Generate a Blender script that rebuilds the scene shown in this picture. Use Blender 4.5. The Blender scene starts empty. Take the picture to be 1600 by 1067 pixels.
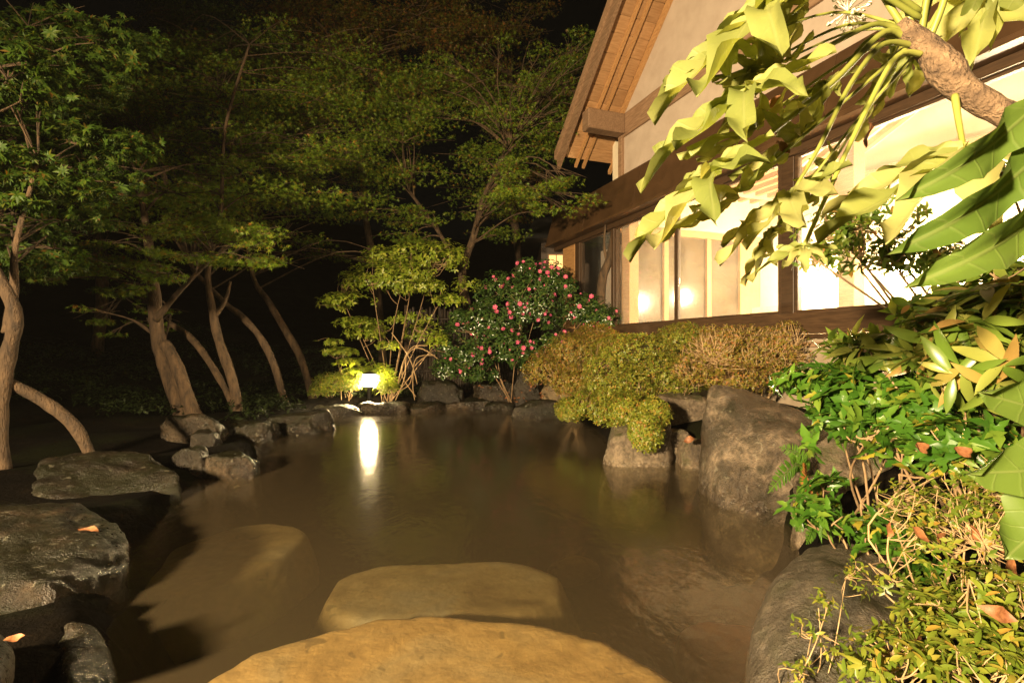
import bpy, bmesh, math, random
import numpy as np
from mathutils import Vector, Matrix, noise as mnoise
R = math.radians
random.seed(7); rng = np.random.default_rng(7)
S = bpy.context.scene
C = S.collection
# ------------------------------------------------------------------ camera
H = 1.3; F = 800.0; HZ = 542.0            # eye height over the water, focal length and horizon in photo pixels
cam = bpy.data.cameras.new('camera'); cam.sensor_width = 36; cam.lens = 18; cam.shift_y = 8.5/1600
cam.clip_start = 0.02; cam.clip_end = 2000
co = bpy.data.objects.new('camera', cam); C.objects.link(co); co.location = (0, 0, H); co.rotation_euler = (R(90), 0, 0)
S.camera = co
S.render.resolution_x = 1024; S.render.resolution_y = 682
# ------------------------------------------------------------------ night sky, moon-dim sun, exposure
W = bpy.data.worlds.new('World'); S.world = W; W.use_nodes = True
nt = W.node_tree; nt.nodes.clear()
sky = nt.nodes.new('ShaderNodeTexSky'); sky.sky_type = 'NISHITA'; sky.sun_disc = False
sky.sun_elevation = R(2); sky.sun_rotation = R(150)
bg = nt.nodes.new('ShaderNodeBackground'); bg.inputs['Strength'].default_value = 0.0007
wo = nt.nodes.new('ShaderNodeOutputWorld')
nt.links.new(sky.outputs[0], bg.inputs[0]); nt.links.new(bg.outputs[0], wo.inputs[0])
sl = bpy.data.lights.new('moon', 'SUN'); sl.energy = 0.004; sl.angle = R(0.5); sl.color = (1, .9, .75)
so = bpy.data.objects.new('moon', sl); C.objects.link(so); so.rotation_euler = (R(50), 0, R(20))
S.view_settings.view_transform = 'Standard'; S.view_settings.look = 'None'
S.view_settings.exposure = 0; S.view_settings.gamma = 1
S.render.engine = 'CYCLES'
S.cycles.max_bounces = 10; S.cycles.transparent_max_bounces = 16
S.cycles.sample_clamp_indirect = 4.0
FLOOD_POS = Vector((-4.3, -3.6, 2.75)); FLOOD_AIM = Vector((2.2, 6.8, 1.7)); FLOOD_W = 17000; WARM = (1.0, .74, .42)

HAZE = .0003
# ------------------------------------------------------------------ helpers
def P(px, py, Y): return Vector(((px-800)/F*Y, Y, H+(HZ-py)/F*Y))
def WY(py, z=0.0): return (H-z)*F/(py-HZ)
def nrm(a): return a/np.maximum(np.linalg.norm(a, axis=-1, keepdims=True), 1e-9)
def tag(o, label=None, cat=None, group=None, kind=None):
    if label: o['label'] = label
    if cat: o['category'] = cat
    if group: o['group'] = group
    if kind: o['kind'] = kind
    return o
def empty(name, loc=(0, 0, 0), rz=0):
    o = bpy.data.objects.new(name, None); C.objects.link(o); o.location = loc; o.rotation_euler = (0, 0, rz)
    o.empty_display_size = .1
    return o
def link(name, me, mat=None, parent=None, loc=(0, 0, 0)):
    o = bpy.data.objects.new(name, me); C.objects.link(o)
    if mat is not None and len(me.materials) == 0: me.materials.append(mat)
    o.parent = parent; o.location = loc
    return o
def mesh_np(name, V, faces_flat, n, uv=None, smooth=False):
    """V (k,3); faces_flat (m,n) equal-size polygons"""
    me = bpy.data.meshes.new(name)
    V = np.asarray(V, np.float32); Fc = np.asarray(faces_flat, np.int32).reshape(-1, n)
    me.vertices.add(len(V)); me.vertices.foreach_set('co', V.ravel())
    me.loops.add(Fc.size); me.loops.foreach_set('vertex_index', Fc.ravel())
    me.polygons.add(len(Fc)); me.polygons.foreach_set('loop_start', np.arange(0, Fc.size, n, dtype=np.int32))
    me.polygons.foreach_set('loop_total', np.full(len(Fc), n, np.int32))
    if smooth: me.polygons.foreach_set('use_smooth', np.ones(len(Fc), bool))
    me.update(calc_edges=True)
    if uv is not None:
        l = me.uv_layers.new(name='UVMap'); l.data.foreach_set('uv', np.asarray(uv, np.float32)[Fc.ravel()].ravel())
    return me
class MB:
    def __init__(s): s.v = []; s.f = []
    def add(s, vs, fs):
        k = len(s.v); s.v += [tuple(v) for v in vs]; s.f += [tuple(i+k for i in f) for f in fs]
    def box(s, a, b):
        x0, y0, z0 = a; x1, y1, z1 = b
        s.add([(x0,y0,z0),(x1,y0,z0),(x1,y1,z0),(x0,y1,z0),(x0,y0,z1),(x1,y0,z1),(x1,y1,z1),(x0,y1,z1)],
              [(0,3,2,1),(4,5,6,7),(0,1,5,4),(1,2,6,5),(2,3,7,6),(3,0,4,7)])
        return s
    def hexa(s, lo, hi):
        s.add(list(lo)+list(hi), [(3,2,1,0),(4,5,6,7),(0,1,5,4),(1,2,6,5),(2,3,7,6),(3,0,4,7)]); return s
    def tube(s, pts, rad, n=8, cap=True):
        pts = [Vector(p) for p in pts]; k0 = len(s.v); m = len(pts)
        if not hasattr(rad, '__len__'): rad = [rad]*m
        up = Vector((0.31, 0.22, 0.93)); prev = None
        for i, p in enumerate(pts):
            t = (pts[min(i+1, m-1)]-pts[max(i-1, 0)]).normalized()
            a = (prev - t*prev.dot(t)) if prev is not None else t.cross(up)
            if a.length < 1e-5: a = t.orthogonal()
            a.normalize(); prev = a; b = t.cross(a)
            for j in range(n):
                q = 2*math.pi*j/n
                s.v.append(tuple(p+(a*math.cos(q)+b*math.sin(q))*rad[i]))
        for i in range(m-1):
            for j in range(n):
                j2 = (j+1) % n
                s.f.append((k0+i*n+j, k0+i*n+j2, k0+(i+1)*n+j2, k0+(i+1)*n+j))
        if cap:
            s.f.append(tuple(k0+j for j in reversed(range(n)))); s.f.append(tuple(k0+(m-1)*n+j for j in range(n)))
        return s
    def build(s, name, mat, parent=None, loc=(0, 0, 0), smooth=False, bevel=0):
        me = bpy.data.meshes.new(name); me.from_pydata(s.v, [], s.f)
        if bevel:
            bm = bmesh.new(); bm.from_mesh(me)
            bmesh.ops.bevel(bm, geom=[e for e in bm.edges], offset=bevel, segments=1, affect='EDGES', clamp_overlap=True)
            bm.to_mesh(me); bm.free()
        if smooth:
            for p in me.polygons: p.use_smooth = True
        me.update()
        return link(name, me, mat, parent, loc)
def spline(ctrl, n=5):
    """Catmull-Rom through control tuples (any length)"""
    c = [np.array(p, float) for p in ctrl]; out = []
    for i in range(len(c)-1):
        p0 = c[max(i-1, 0)]; p1 = c[i]; p2 = c[i+1]; p3 = c[min(i+2, len(c)-1)]
        for k in range(n):
            t = k/n
            out.append(.5*((2*p1)+(-p0+p2)*t+(2*p0-5*p1+4*p2-p3)*t*t+(-p0+3*p1-3*p2+p3)*t**3))
    out.append(c[-1]); return out

# ------------------------------------------------------------------ materials
def newmat(name):
    m = bpy.data.materials.new(name); m.use_nodes = True
    t = m.node_tree; b = t.nodes['Principled BSDF']; o = t.nodes['Material Output']
    return m, t, b, o
def N(t, typ, **kw):
    n = t.nodes.new(typ)
    for k, v in kw.items():
        if hasattr(n, k): setattr(n, k, v)
        else: n.inputs[k.replace('_', ' ')].default_value = v
    return n
def ramp(t, fac, stops):
    r = t.nodes.new('ShaderNodeValToRGB'); e = r.color_ramp.elements
    while len(e) > 1: e.remove(e[-1])
    for i, (p, c) in enumerate(stops):
        x = e[0] if i == 0 else e.new(p)
        x.position = p; x.color = (*c, 1) if len(c) == 3 else c
    t.links.new(fac, r.inputs[0]); return r.outputs[0]
def noise(t, vec, scale, detail=5, rough=.55, dist=0):
    n = t.nodes.new('ShaderNodeTexNoise'); n.inputs['Scale'].default_value = scale; n.inputs['Detail'].default_value = detail
    n.inputs['Roughness'].default_value = rough; n.inputs['Distortion'].default_value = dist
    t.links.new(vec, n.inputs['Vector']); return n.outputs['Fac']
def mixc(t, fac, a, b, blend='MIX'):
    m = t.nodes.new('ShaderNodeMix'); m.data_type = 'RGBA'; m.blend_type = blend
    for s, v in ((m.inputs[0], fac), (m.inputs[6], a), (m.inputs[7], b)):
        if isinstance(v, (int, float)): s.default_value = v
        elif isinstance(v, tuple): s.default_value = (*v, 1)
        else: t.links.new(v, s)
    return m.outputs[2]
def math_(t, op, a, b=0.0, clamp=False):
    m = t.nodes.new('ShaderNodeMath'); m.operation = op; m.use_clamp = clamp
    for s, v in ((m.inputs[0], a), (m.inputs[1], b)):
        if isinstance(v, (int, float)): s.default_value = v
        else: t.links.new(v, s)
    return m.outputs[0]
def bump(t, h, strength, dist, bsdf, prev=None):
    b = t.nodes.new('ShaderNodeBump'); b.inputs['Strength'].default_value = strength; b.inputs['Distance'].default_value = dist
    t.links.new(h, b.inputs['Height'])
    if prev is not None: t.links.new(prev, b.inputs['Normal'])
    if bsdf is not None: t.links.new(b.outputs[0], bsdf.inputs['Normal'])
    return b.outputs[0]
def gen_vec(t, mode='Object'):
    c = t.nodes.new('ShaderNodeTexCoord'); g = t.nodes.new('ShaderNodeNewGeometry')
    return g.outputs['Position'] if mode == 'World' else c.outputs[mode]

def rock_mat(name, dark, mid, light, moss=0.4, mosscol=(.045, .055, .012), rough=.5, wet=True, lichen=.25, mt=(.46, .62)):
    m, t, b, o = newmat(name); v = gen_vec(t, 'World')
    n1 = noise(t, v, 2.2, 8, .62, .4); n2 = noise(t, v, 26, 6, .7); n3 = noise(t, v, 95, 3, .6)
    col = ramp(t, n1, [(.32, dark), (.5, mid), (.68, light)])
    sp = ramp(t, n2, [(.36, (.35, .33, .3)), (.5, (.9, .9, .9)), (.66, (1.5, 1.45, 1.35))])
    col = mixc(t, .75, col, sp, 'MULTIPLY')
    geo = t.nodes.new('ShaderNodeNewGeometry'); sx = t.nodes.new('ShaderNodeSeparateXYZ'); t.links.new(geo.outputs['Normal'], sx.inputs[0])
    mm = math_(t, 'MULTIPLY', ramp(t, noise(t, v, 4.5, 8, .68), [(mt[0], (0, 0, 0)), (mt[1], (1, 1, 1))]), ramp(t, sx.outputs['Z'], [(.1, (.15, .15, .15)), (.7, (1, 1, 1))]))
    mm = math_(t, 'MULTIPLY', mm, moss)
    col = mixc(t, mm, col, mosscol)
    if lichen:
        li = ramp(t, noise(t, v, 17, 2, .5, .5), [(.66, (0, 0, 0)), (.7, (1, 1, 1))])
        col = mixc(t, math_(t, 'MULTIPLY', li, lichen), col, (.36, .34, .25))
    t.links.new(col, b.inputs['Base Color'])
    # wet band close to the water: a smoother, glossier skin
    sp2 = t.nodes.new('ShaderNodeSeparateXYZ'); t.links.new(v, sp2.inputs[0])
    wetf = ramp(t, sp2.outputs['Z'], [(.02, (0, 0, 0)), (.16, (1, 1, 1))])
    rr = math_(t, 'ADD', math_(t, 'MULTIPLY', n2, .35), rough-.17)
    rr = math_(t, 'MULTIPLY', rr, math_(t, 'ADD', math_(t, 'MULTIPLY', wetf, .55), .45))
    t.links.new(rr, b.inputs['Roughness'])
    h = math_(t, 'ADD', math_(t, 'MULTIPLY', n2, .6), math_(t, 'MULTIPLY', n3, .25))
    bump(t, h, 1.0, .045, b)
    return m
M = {}
M['rock'] = rock_mat('boulder_stone', (.045, .033, .021), (.12, .09, .06), (.25, .195, .135), .8)
M['rock_brown'] = rock_mat('brown_mossy_stone', (.011, .0075, .0045), (.032, .022, .013), (.085, .06, .035), .97, (.010, .010, .003), .3, mt=(.36, .5))
M['rock_dark'] = rock_mat('wet_dark_stone', (.008, .006, .004), (.021, .016, .010), (.055, .042, .027), .9, (.014, .015, .005), .32, mt=(.4, .56))
M['rock_grey'] = rock_mat('smooth_grey_stone', (.05, .04, .028), (.09, .074, .054), (.15, .125, .092), .55, (.03, .035, .012), .42, True, .1)
M['rock_tan'] = rock_mat('tan_stone', (.10, .07, .034), (.2, .145, .075), (.3, .23, .13), .3)
def sub_mat(name='submerged_stone', k=(1, 1, 1)):
    m, t, b, o = newmat(name); v = gen_vec(t, 'World')
    c = ramp(t, noise(t, v, 1.8, 6, .55, .6), [(.28, (.26, .16, .055)), (.48, (.42, .28, .11)), (.62, (.36, .27, .14)), (.76, (.5, .35, .15))])
    c = mixc(t, .5, c, ramp(t, noise(t, v, 14, 5, .65), [(.35, (.6, .55, .5)), (.6, (1.1, 1.1, 1.05))]), 'MULTIPLY')
    c = mixc(t, math_(t, 'MULTIPLY', ramp(t, noise(t, v, 8, 1, .4, 1.2), [(.7, (0, 0, 0)), (.74, (1, 1, 1))]), .5), c, (.07, .05, .025))
    c = mixc(t, 1.0, c, k, 'MULTIPLY')
    t.links.new(c, b.inputs['Base Color']); b.inputs['Roughness'].default_value = .6
    bump(t, noise(t, v, 30, 5), .3, .02, b); return m
M['rock_big'] = rock_mat('mossy_lit_shaded_boulder_stone', (.026, .019, .012), (.07, .052, .034), (.26, .2, .14), .95, (.02, .018, .006), .4)  # pale tone imitates the lit patch, dark moss also deepens the shaded centre
M['sub'] = sub_mat(); M['sub_grey'] = sub_mat('submerged_grey_stone', (.56, .68, .98)); M['sub_red'] = sub_mat('submerged_red_stone', (.6, .36, .3))
def plain(name, c1, c2, scale, rough=.7, bs=.3, bd=.01, sc=(1, 1, 1), metal=0, spec=.5):
    m, t, b, o = newmat(name); v = gen_vec(t, 'Object')
    mp = t.nodes.new('ShaderNodeMapping'); mp.inputs['Scale'].default_value = sc; t.links.new(v, mp.inputs[0])
    n1 = noise(t, mp.outputs[0], scale, 7, .6, .3)
    oi = t.nodes.new('ShaderNodeObjectInfo')
    c = ramp(t, n1, [(.3, c1), (.7, c2)])
    var = ramp(t, oi.outputs['Random'], [(0, (.82, .8, .78)), (1, (1.14, 1.12, 1.1))])
    c = mixc(t, 1.0, c, var, 'MULTIPLY')
    t.links.new(c, b.inputs['Base Color']); b.inputs['Roughness'].default_value = rough; b.inputs['Metallic'].default_value = metal
    b.inputs['Specular IOR Level'].default_value = spec
    if bs: bump(t, noise(t, mp.outputs[0], scale*4, 4), bs, bd, b)
    return m
M['bark'] = plain('maple_bark', (.022, .014, .008), (.125, .078, .04), 14, .85, 1.0, .025, (1, 1, .3))
M['twig'] = plain('twig_bark', (.16, .10, .05), (.32, .22, .12), 12, .8, .3, .004)
M['dry_twig'] = plain('dry_twig', (.26, .17, .08), (.46, .33, .18), 12, .8, .3, .004)
M['branch'] = plain('pale_branch_bark', (.06, .035, .02), (.3, .2, .12), 24, .8, 1.0, .02, (1, 1, 1))
M['wood'] = plain('cedar_wood', (.30, .15, .055), (.5, .29, .12), 5, .6, .25, .006, (1, 9, 9))
M['wood_y'] = plain('cedar_soffit_board', (.28, .15, .062), (.44, .26, .125), 4, .6, .3, .006, (11, 1.2, 11))
M['wood_old'] = plain('weathered_cedar', (.15, .085, .045), (.31, .2, .12), 5, .7, .3, .006, (1, 9, 9))
M['wood_dark'] = plain('dark_stained_wood', (.035, .02, .011), (.085, .05, .026), 5, .42, .25, .004, (1, 9, 9))
M['metal'] = plain('brown_sheet_metal', (.05, .027, .012), (.085, .047, .022), 3, .38, .1, .004)
M['plaster'] = plain('pale_plaster', (.37, .30, .24), (.46, .385, .315), 3, .9, .35, .004)
M['plaster_in'] = plain('room_plaster', (.66, .58, .42), (.75, .68, .52), 2, .9, .15, .004)
M['stonebase'] = plain('foundation_mortar', (.25, .2, .14), (.4, .33, .24), 4, .9, .4, .008)
M['tile'] = plain('dark_roof_tile', (.02, .02, .02), (.05, .05, .05), 4, .5, .3, .01)
M['iron'] = plain('blackened_iron', (.015, .013, .012), (.03, .027, .024), 8, .5, .2, .002, metal=.6)
M['bamboo'] = plain('old_brushwood', (.011, .006, .003), (.03, .018, .009), 6, .7, .4, .006, (6, 6, 1))
M['deadleaf'] = plain('dead_leaf', (.15, .05, .018), (.33, .15, .06), 5, .6, .3, .004)
M['petal'] = plain('pink_petal', (.5, .06, .17), (.68, .15, .3), 5, .55, .1, .002)
M['stamen'] = plain('yellow_stamen', (.6, .42, .06), (.7, .5, .1), 5, .6, 0)
M['whiteflower'] = plain('white_floret', (.75, .72, .6), (.82, .8, .68), 5, .6, 0)

def leaf_mat(name, stops, rough=.42, transl=.35, veins=False, spec=.5):
    m, t, b, o = newmat(name)
    g = t.nodes.new('ShaderNodeNewGeometry'); oi = t.nodes.new('ShaderNodeObjectInfo')
    rnd = math_(t, 'FRACT', math_(t, 'ADD', g.outputs['Random Per Island'], oi.outputs['Random']))
    c = ramp(t, rnd, stops)
    v = gen_vec(t, 'World')
    c = mixc(t, .45, c, ramp(t, noise(t, v, 5, 3, .5), [(.35, (.62, .68, .6)), (.65, (1.2, 1.15, 1.1))]), 'MULTIPLY')
    if veins:
        uv = t.nodes.new('ShaderNodeTexCoord'); sp = t.nodes.new('ShaderNodeSeparateXYZ'); t.links.new(uv.outputs['UV'], sp.inputs[0])
        vein = ramp(t, math_(t, 'ABSOLUTE', sp.outputs['X']), [(.004, (1, 1, 1)), (.012, (0, 0, 0))])
        w2 = math_(t, 'FRACT', math_(t, 'MULTIPLY', math_(t, 'SUBTRACT', sp.outputs['Y'], math_(t, 'MULTIPLY', math_(t, 'ABSOLUTE', sp.outputs['X']), .9)), 7.0))
        v2 = math_(t, 'MULTIPLY', ramp(t, w2, [(.0, (1, 1, 1)), (.09, (0, 0, 0)), (.93, (0, 0, 0)), (1, (1, 1, 1))]), .45)
        vv = math_(t, 'MAXIMUM', vein, v2)
        c = mixc(t, math_(t, 'MULTIPLY', vv, .13), c, (.42, .42, .2))
        bump(t, vv, .35, .004, b)
    t.links.new(c, b.inputs['Base Color']); b.inputs['Roughness'].default_value = rough; b.inputs['Specular IOR Level'].default_value = spec
    tr = t.nodes.new('ShaderNodeBsdfTranslucent'); t.links.new(mixc(t, 1.0, c, (1.25, 1.2, .55), 'MULTIPLY'), tr.inputs[0])
    mx = t.nodes.new('ShaderNodeMixShader'); mx.inputs[0].default_value = transl
    t.links.new(b.outputs[0], mx.inputs[1]); t.links.new(tr.outputs[0], mx.inputs[2]); t.links.new(mx.outputs[0], o.inputs[0])
    return m
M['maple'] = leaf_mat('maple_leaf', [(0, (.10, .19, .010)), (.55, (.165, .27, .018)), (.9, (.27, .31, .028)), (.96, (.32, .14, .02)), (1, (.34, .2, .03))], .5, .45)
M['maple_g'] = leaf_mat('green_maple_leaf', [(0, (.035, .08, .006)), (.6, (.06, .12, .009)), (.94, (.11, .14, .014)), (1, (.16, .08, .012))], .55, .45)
M['maple_r'] = leaf_mat('turning_maple_leaf', [(0, (.11, .16, .016)), (.5, (.18, .17, .02)), (.8, (.28, .11, .02)), (1, (.33, .14, .03))], .5, .45)
M['green'] = leaf_mat('bright_shrub_leaf', [(0, (.17, .26, .02)), (.6, (.27, .34, .035)), (1, (.4, .42, .06))], .38, .4)
M['camellia'] = leaf_mat('camellia_leaf', [(0, (.025, .06, .012)), (.7, (.045, .09, .018)), (1, (.09, .12, .028))], .24, .12, spec=.7)
M['azalea'] = leaf_mat('clipped_azalea_leaf', [(0, (.13, .175, .018)), (.5, (.21, .25, .028)), (.86, (.3, .26, .036)), (1, (.34, .16, .04))], .45, .3)
M['azalea_o'] = leaf_mat('bronze_azalea_leaf', [(0, (.15, .16, .02)), (.5, (.25, .22, .03)), (.82, (.34, .21, .05)), (1, (.42, .17, .06))], .45, .35)
M['ivy'] = leaf_mat('pointed_green_leaf', [(0, (.035, .11, .01)), (.6, (.075, .18, .018)), (.92, (.15, .24, .03)), (1, (.4, .32, .04))], .34, .3, spec=.6)
M['pieris'] = leaf_mat('long_olive_leaf', [(0, (.09, .17, .02)), (.5, (.18, .26, .04)), (.85, (.32, .34, .08)), (1, (.42, .24, .08))], .32, .3, spec=.6)
M['rosette'] = leaf_mat('yellow_green_rosette_leaf', [(0, (.09, .15, .015)), (.55, (.17, .22, .025)), (.9, (.27, .27, .04)), (1, (.36, .22, .04))], .4, .35)
M['winbush'] = leaf_mat('small_dark_leaf', [(0, (.07, .13, .018)), (.6, (.14, .21, .03)), (.93, (.24, .27, .05)), (1, (.35, .14, .05))], .35, .35)
M['fern'] = leaf_mat('fern_green', [(0, (.06, .16, .014)), (1, (.11, .22, .025))], .5, .4)
M['fernbrown'] = leaf_mat('fern_brown', [(0, (.3, .12, .03)), (1, (.42, .2, .06))], .6, .3)
M['fatsia'] = leaf_mat('broad_lobed_leaf', [(0, (.2, .24, .06)), (.6, (.29, .31, .10)), (1, (.38, .37, .15))], .55, .5, True, .35)
M['fatsia_g'] = leaf_mat('broad_green_leaf', [(0, (.075, .13, .02)), (1, (.10, .16, .028))], .45, .35, True)
M['petiole'] = plain('leaf_stalk', (.15, .18, .03), (.24, .25, .06), 6, .45, .1, .002)

def soil():
    m, t, b, o = newmat('garden_soil'); v = gen_vec(t, 'World')
    c = ramp(t, noise(t, v, 3, 8, .65), [(.3, (.002, .0015, .001)), (.55, (.006, .0045, .003)), (.75, (.014, .010, .006))])
    c = mixc(t, math_(t, 'MULTIPLY', ramp(t, noise(t, v, 1.3, 6, .6), [(.5, (0, 0, 0)), (.65, (1, 1, 1))]), .6), c, (.010, .013, .003))
    t.links.new(c, b.inputs['Base Color']); b.inputs['Roughness'].default_value = .95; b.inputs['Specular IOR Level'].default_value = .05
    bump(t, noise(t, v, 22, 6, .7), .8, .05, b); return m
M['soil'] = soil()
def fresnel2(t, ior):
    g = t.nodes.new('ShaderNodeNewGeometry'); fr = t.nodes.new('ShaderNodeFresnel')
    t.links.new(math_(t, 'ADD', math_(t, 'MULTIPLY', g.outputs['Backfacing'], 1/ior-ior), ior), fr.inputs[0]); return fr
def water():
    m, t, b, o = newmat('hot_spring_water'); t.nodes.remove(b); v = gen_vec(t, 'World')
    tr = t.nodes.new('ShaderNodeBsdfTransparent'); tr.inputs[0].default_value = (.93, .93, .88, 1)
    gl = t.nodes.new('ShaderNodeBsdfGlossy'); gl.inputs['Roughness'].default_value = .12; gl.inputs[0].default_value = (1, 1, 1, 1)
    df = t.nodes.new('ShaderNodeBsdfDiffuse'); df.inputs[0].default_value = (.2, .152, .085, 1)
    mp = t.nodes.new('ShaderNodeMapping'); mp.inputs['Scale'].default_value = (1, .55, 1); t.links.new(v, mp.inputs[0])
    n = math_(t, 'ADD', noise(t, mp.outputs[0], 9, 3, .5), math_(t, 'MULTIPLY', noise(t, mp.outputs[0], 34, 2, .5), .3))
    bp = bump(t, n, .055, .08, None)
    t.links.new(bp, gl.inputs['Normal'])
    fr = fresnel2(t, 1.33)
    m1 = t.nodes.new('ShaderNodeMixShader'); m1.inputs[0].default_value = .18
    t.links.new(tr.outputs[0], m1.inputs[1]); t.links.new(df.outputs[0], m1.inputs[2])
    m2 = t.nodes.new('ShaderNodeMixShader'); t.links.new(fr.outputs[0], m2.inputs[0])
    t.links.new(m1.outputs[0], m2.inputs[1]); t.links.new(gl.outputs[0], m2.inputs[2]); t.links.new(m2.outputs[0], o.inputs[0])
    va = t.nodes.new('ShaderNodeVolumeAbsorption'); va.inputs[0].default_value = (.68, .64, .5, 1); va.inputs[1].default_value = 1.8
    t.links.new(va.outputs[0], o.inputs['Volume'])
    return m
M['water'] = water()
def glass(name, fog=.1, tint=(1, 1, 1)):
    m, t, b, o = newmat(name); t.nodes.remove(b); v = gen_vec(t, 'Object')
    tr = t.nodes.new('ShaderNodeBsdfTransparent'); tr.inputs[0].default_value = (*tint, 1)
    gl = t.nodes.new('ShaderNodeBsdfGlossy'); gl.inputs['Roughness'].default_value = .03
    fr = fresnel2(t, 1.5)
    tl = t.nodes.new('ShaderNodeBsdfTranslucent'); tl.inputs[0].default_value = (.8, .78, .72, 1)
    f = math_(t, 'MULTIPLY', ramp(t, noise(t, v, 2.2, 5, .6), [(.3, (.35, .35, .35)), (.7, (1, 1, 1))]), fog)
    m1 = t.nodes.new('ShaderNodeMixShader'); t.links.new(f, m1.inputs[0]); t.links.new(tr.outputs[0], m1.inputs[1]); t.links.new(tl.outputs[0], m1.inputs[2])
    m2 = t.nodes.new('ShaderNodeMixShader'); t.links.new(fr.outputs[0], m2.inputs[0]); t.links.new(m1.outputs[0], m2.inputs[1]); t.links.new(gl.outputs[0], m2.inputs[2])
    t.links.new(m2.outputs[0], o.inputs[0]); return m
M['glass'] = glass('misted_window_glass', .1)
def darkglass():
    m, t, b, o = newmat('dark_partition_glass'); b.inputs['Base Color'].default_value = (.09, .065, .035, 1)
    v = gen_vec(t, 'Object'); t.links.new(ramp(t, noise(t, v, 1.5, 5), [(.3, (.03, .02, .011)), (.7, (.075, .052, .028))]), b.inputs['Base Color'])
    b.inputs['Roughness'].default_value = .16; return m
M['darkglass'] = darkglass()
def emit(name, col, s):
    m, t, b, o = newmat(name); b.inputs['Base Color'].default_value = (*col, 1)
    b.inputs['Emission Color'].default_value = (*col, 1); b.inputs['Emission Strength'].default_value = s; return m
M['lantern'] = emit('lantern_glow', (1, .74, .38), 750)
M['globe'] = emit('globe_lamp_glow', (1, .78, .45), 800)
M['litwin'] = emit('lit_window_glow', (1, .6, .22), 1.1)

# ------------------------------------------------------------------ ground, pool basin and water
WATERLINE = [(100, 1130), (175, 1000), (185, 900), (270, 790), (320, 745), (400, 735), (400, 690), (470, 668), (500, 647), (600, 638), (700, 634), (800, 634),
             (900, 648), (960, 690), (1040, 720), (1100, 715), (1140, 760), (1260, 830), (1260, 900), (1230, 1060), (1200, 1200)]
pool = [((px-800)/F*WY(py), WY(py)) for px, py in WATERLINE]
pool = [(-1.1, .75)] + pool + [(.8, .75)]
pa = np.array(pool)
def pool_sd(X, Y):
    d = np.full(X.shape, 1e9); ins = np.zeros(X.shape, bool)
    for i in range(len(pa)):
        a = pa[i]; b = pa[(i+1) % len(pa)]
        ab = b-a; t = np.clip(((X-a[0])*ab[0]+(Y-a[1])*ab[1])/(ab@ab+1e-12), 0, 1)
        d = np.minimum(d, np.hypot(X-a[0]-t*ab[0], Y-a[1]-t*ab[1]))
        c = ((a[1] > Y) != (b[1] > Y)) & (X < (b[0]-a[0])*(Y-a[1])/(b[1]-a[1]+1e-12)+a[0])
        ins ^= c
    return np.where(ins, -d, d)
def ground_z(X, Y):
    X = np.asarray(X, float); Y = np.asarray(Y, float); sd = pool_sd(X, Y)
    k = np.clip((sd+.45)/.6, 0, 1); k = k*k*(3-2*k)
    bank = .16 + .05*np.sin(X*1.7+Y*.8)+.04*np.sin(X*3.1-Y*2.3)
    rightb = np.clip((X-1.2)/1.6, 0, 1)*np.clip((Y-.2)/1.0, 0, 1)*np.clip((12-Y)/2, 0, 1)*.42
    back = np.clip((Y-13.5), 0, 60)*.3 + np.clip(-X-7, 0, 60)*.25
    behind = np.clip((.6-Y)/.6, 0, 1)*.1
    z = -.78+.05*np.sin(X*2.2)*np.sin(Y*1.9)
    return z+(bank+rightb+back+behind-z)*k
def axis(a, b, st, far):
    core = np.arange(a, b+1e-6, st); g = np.cumsum(st*1.35**np.arange(1, 20)); g = g[g < far]
    return np.concatenate([(a-g)[::-1], core, b+g])
gx = axis(-12, 9, .16, 420); gy = axis(-3, 20, .16, 420)
GX, GY = np.meshgrid(gx, gy); GZ = ground_z(GX, GY)
GZ = np.minimum(GZ, 14)
nx, ny = len(gx), len(gy); ii = np.arange((nx)*(ny)).reshape(ny, nx)
q = np.stack([ii[:-1, :-1], ii[:-1, 1:], ii[1:, 1:], ii[1:, :-1]], -1).reshape(-1, 4)
g = link('ground', mesh_np('ground', np.stack([GX, GY, GZ], -1).reshape(-1, 3), q, 4, smooth=True), M['soil']); tag(g, kind='structure')
w = MB().box((-6.2, .45, -1.2), (3.2, 11.6, 0)).build('water', M['water']); tag(w, kind='structure')
def gz(x, y): return float(ground_z(np.array([x]), np.array([y]))[0])

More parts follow.
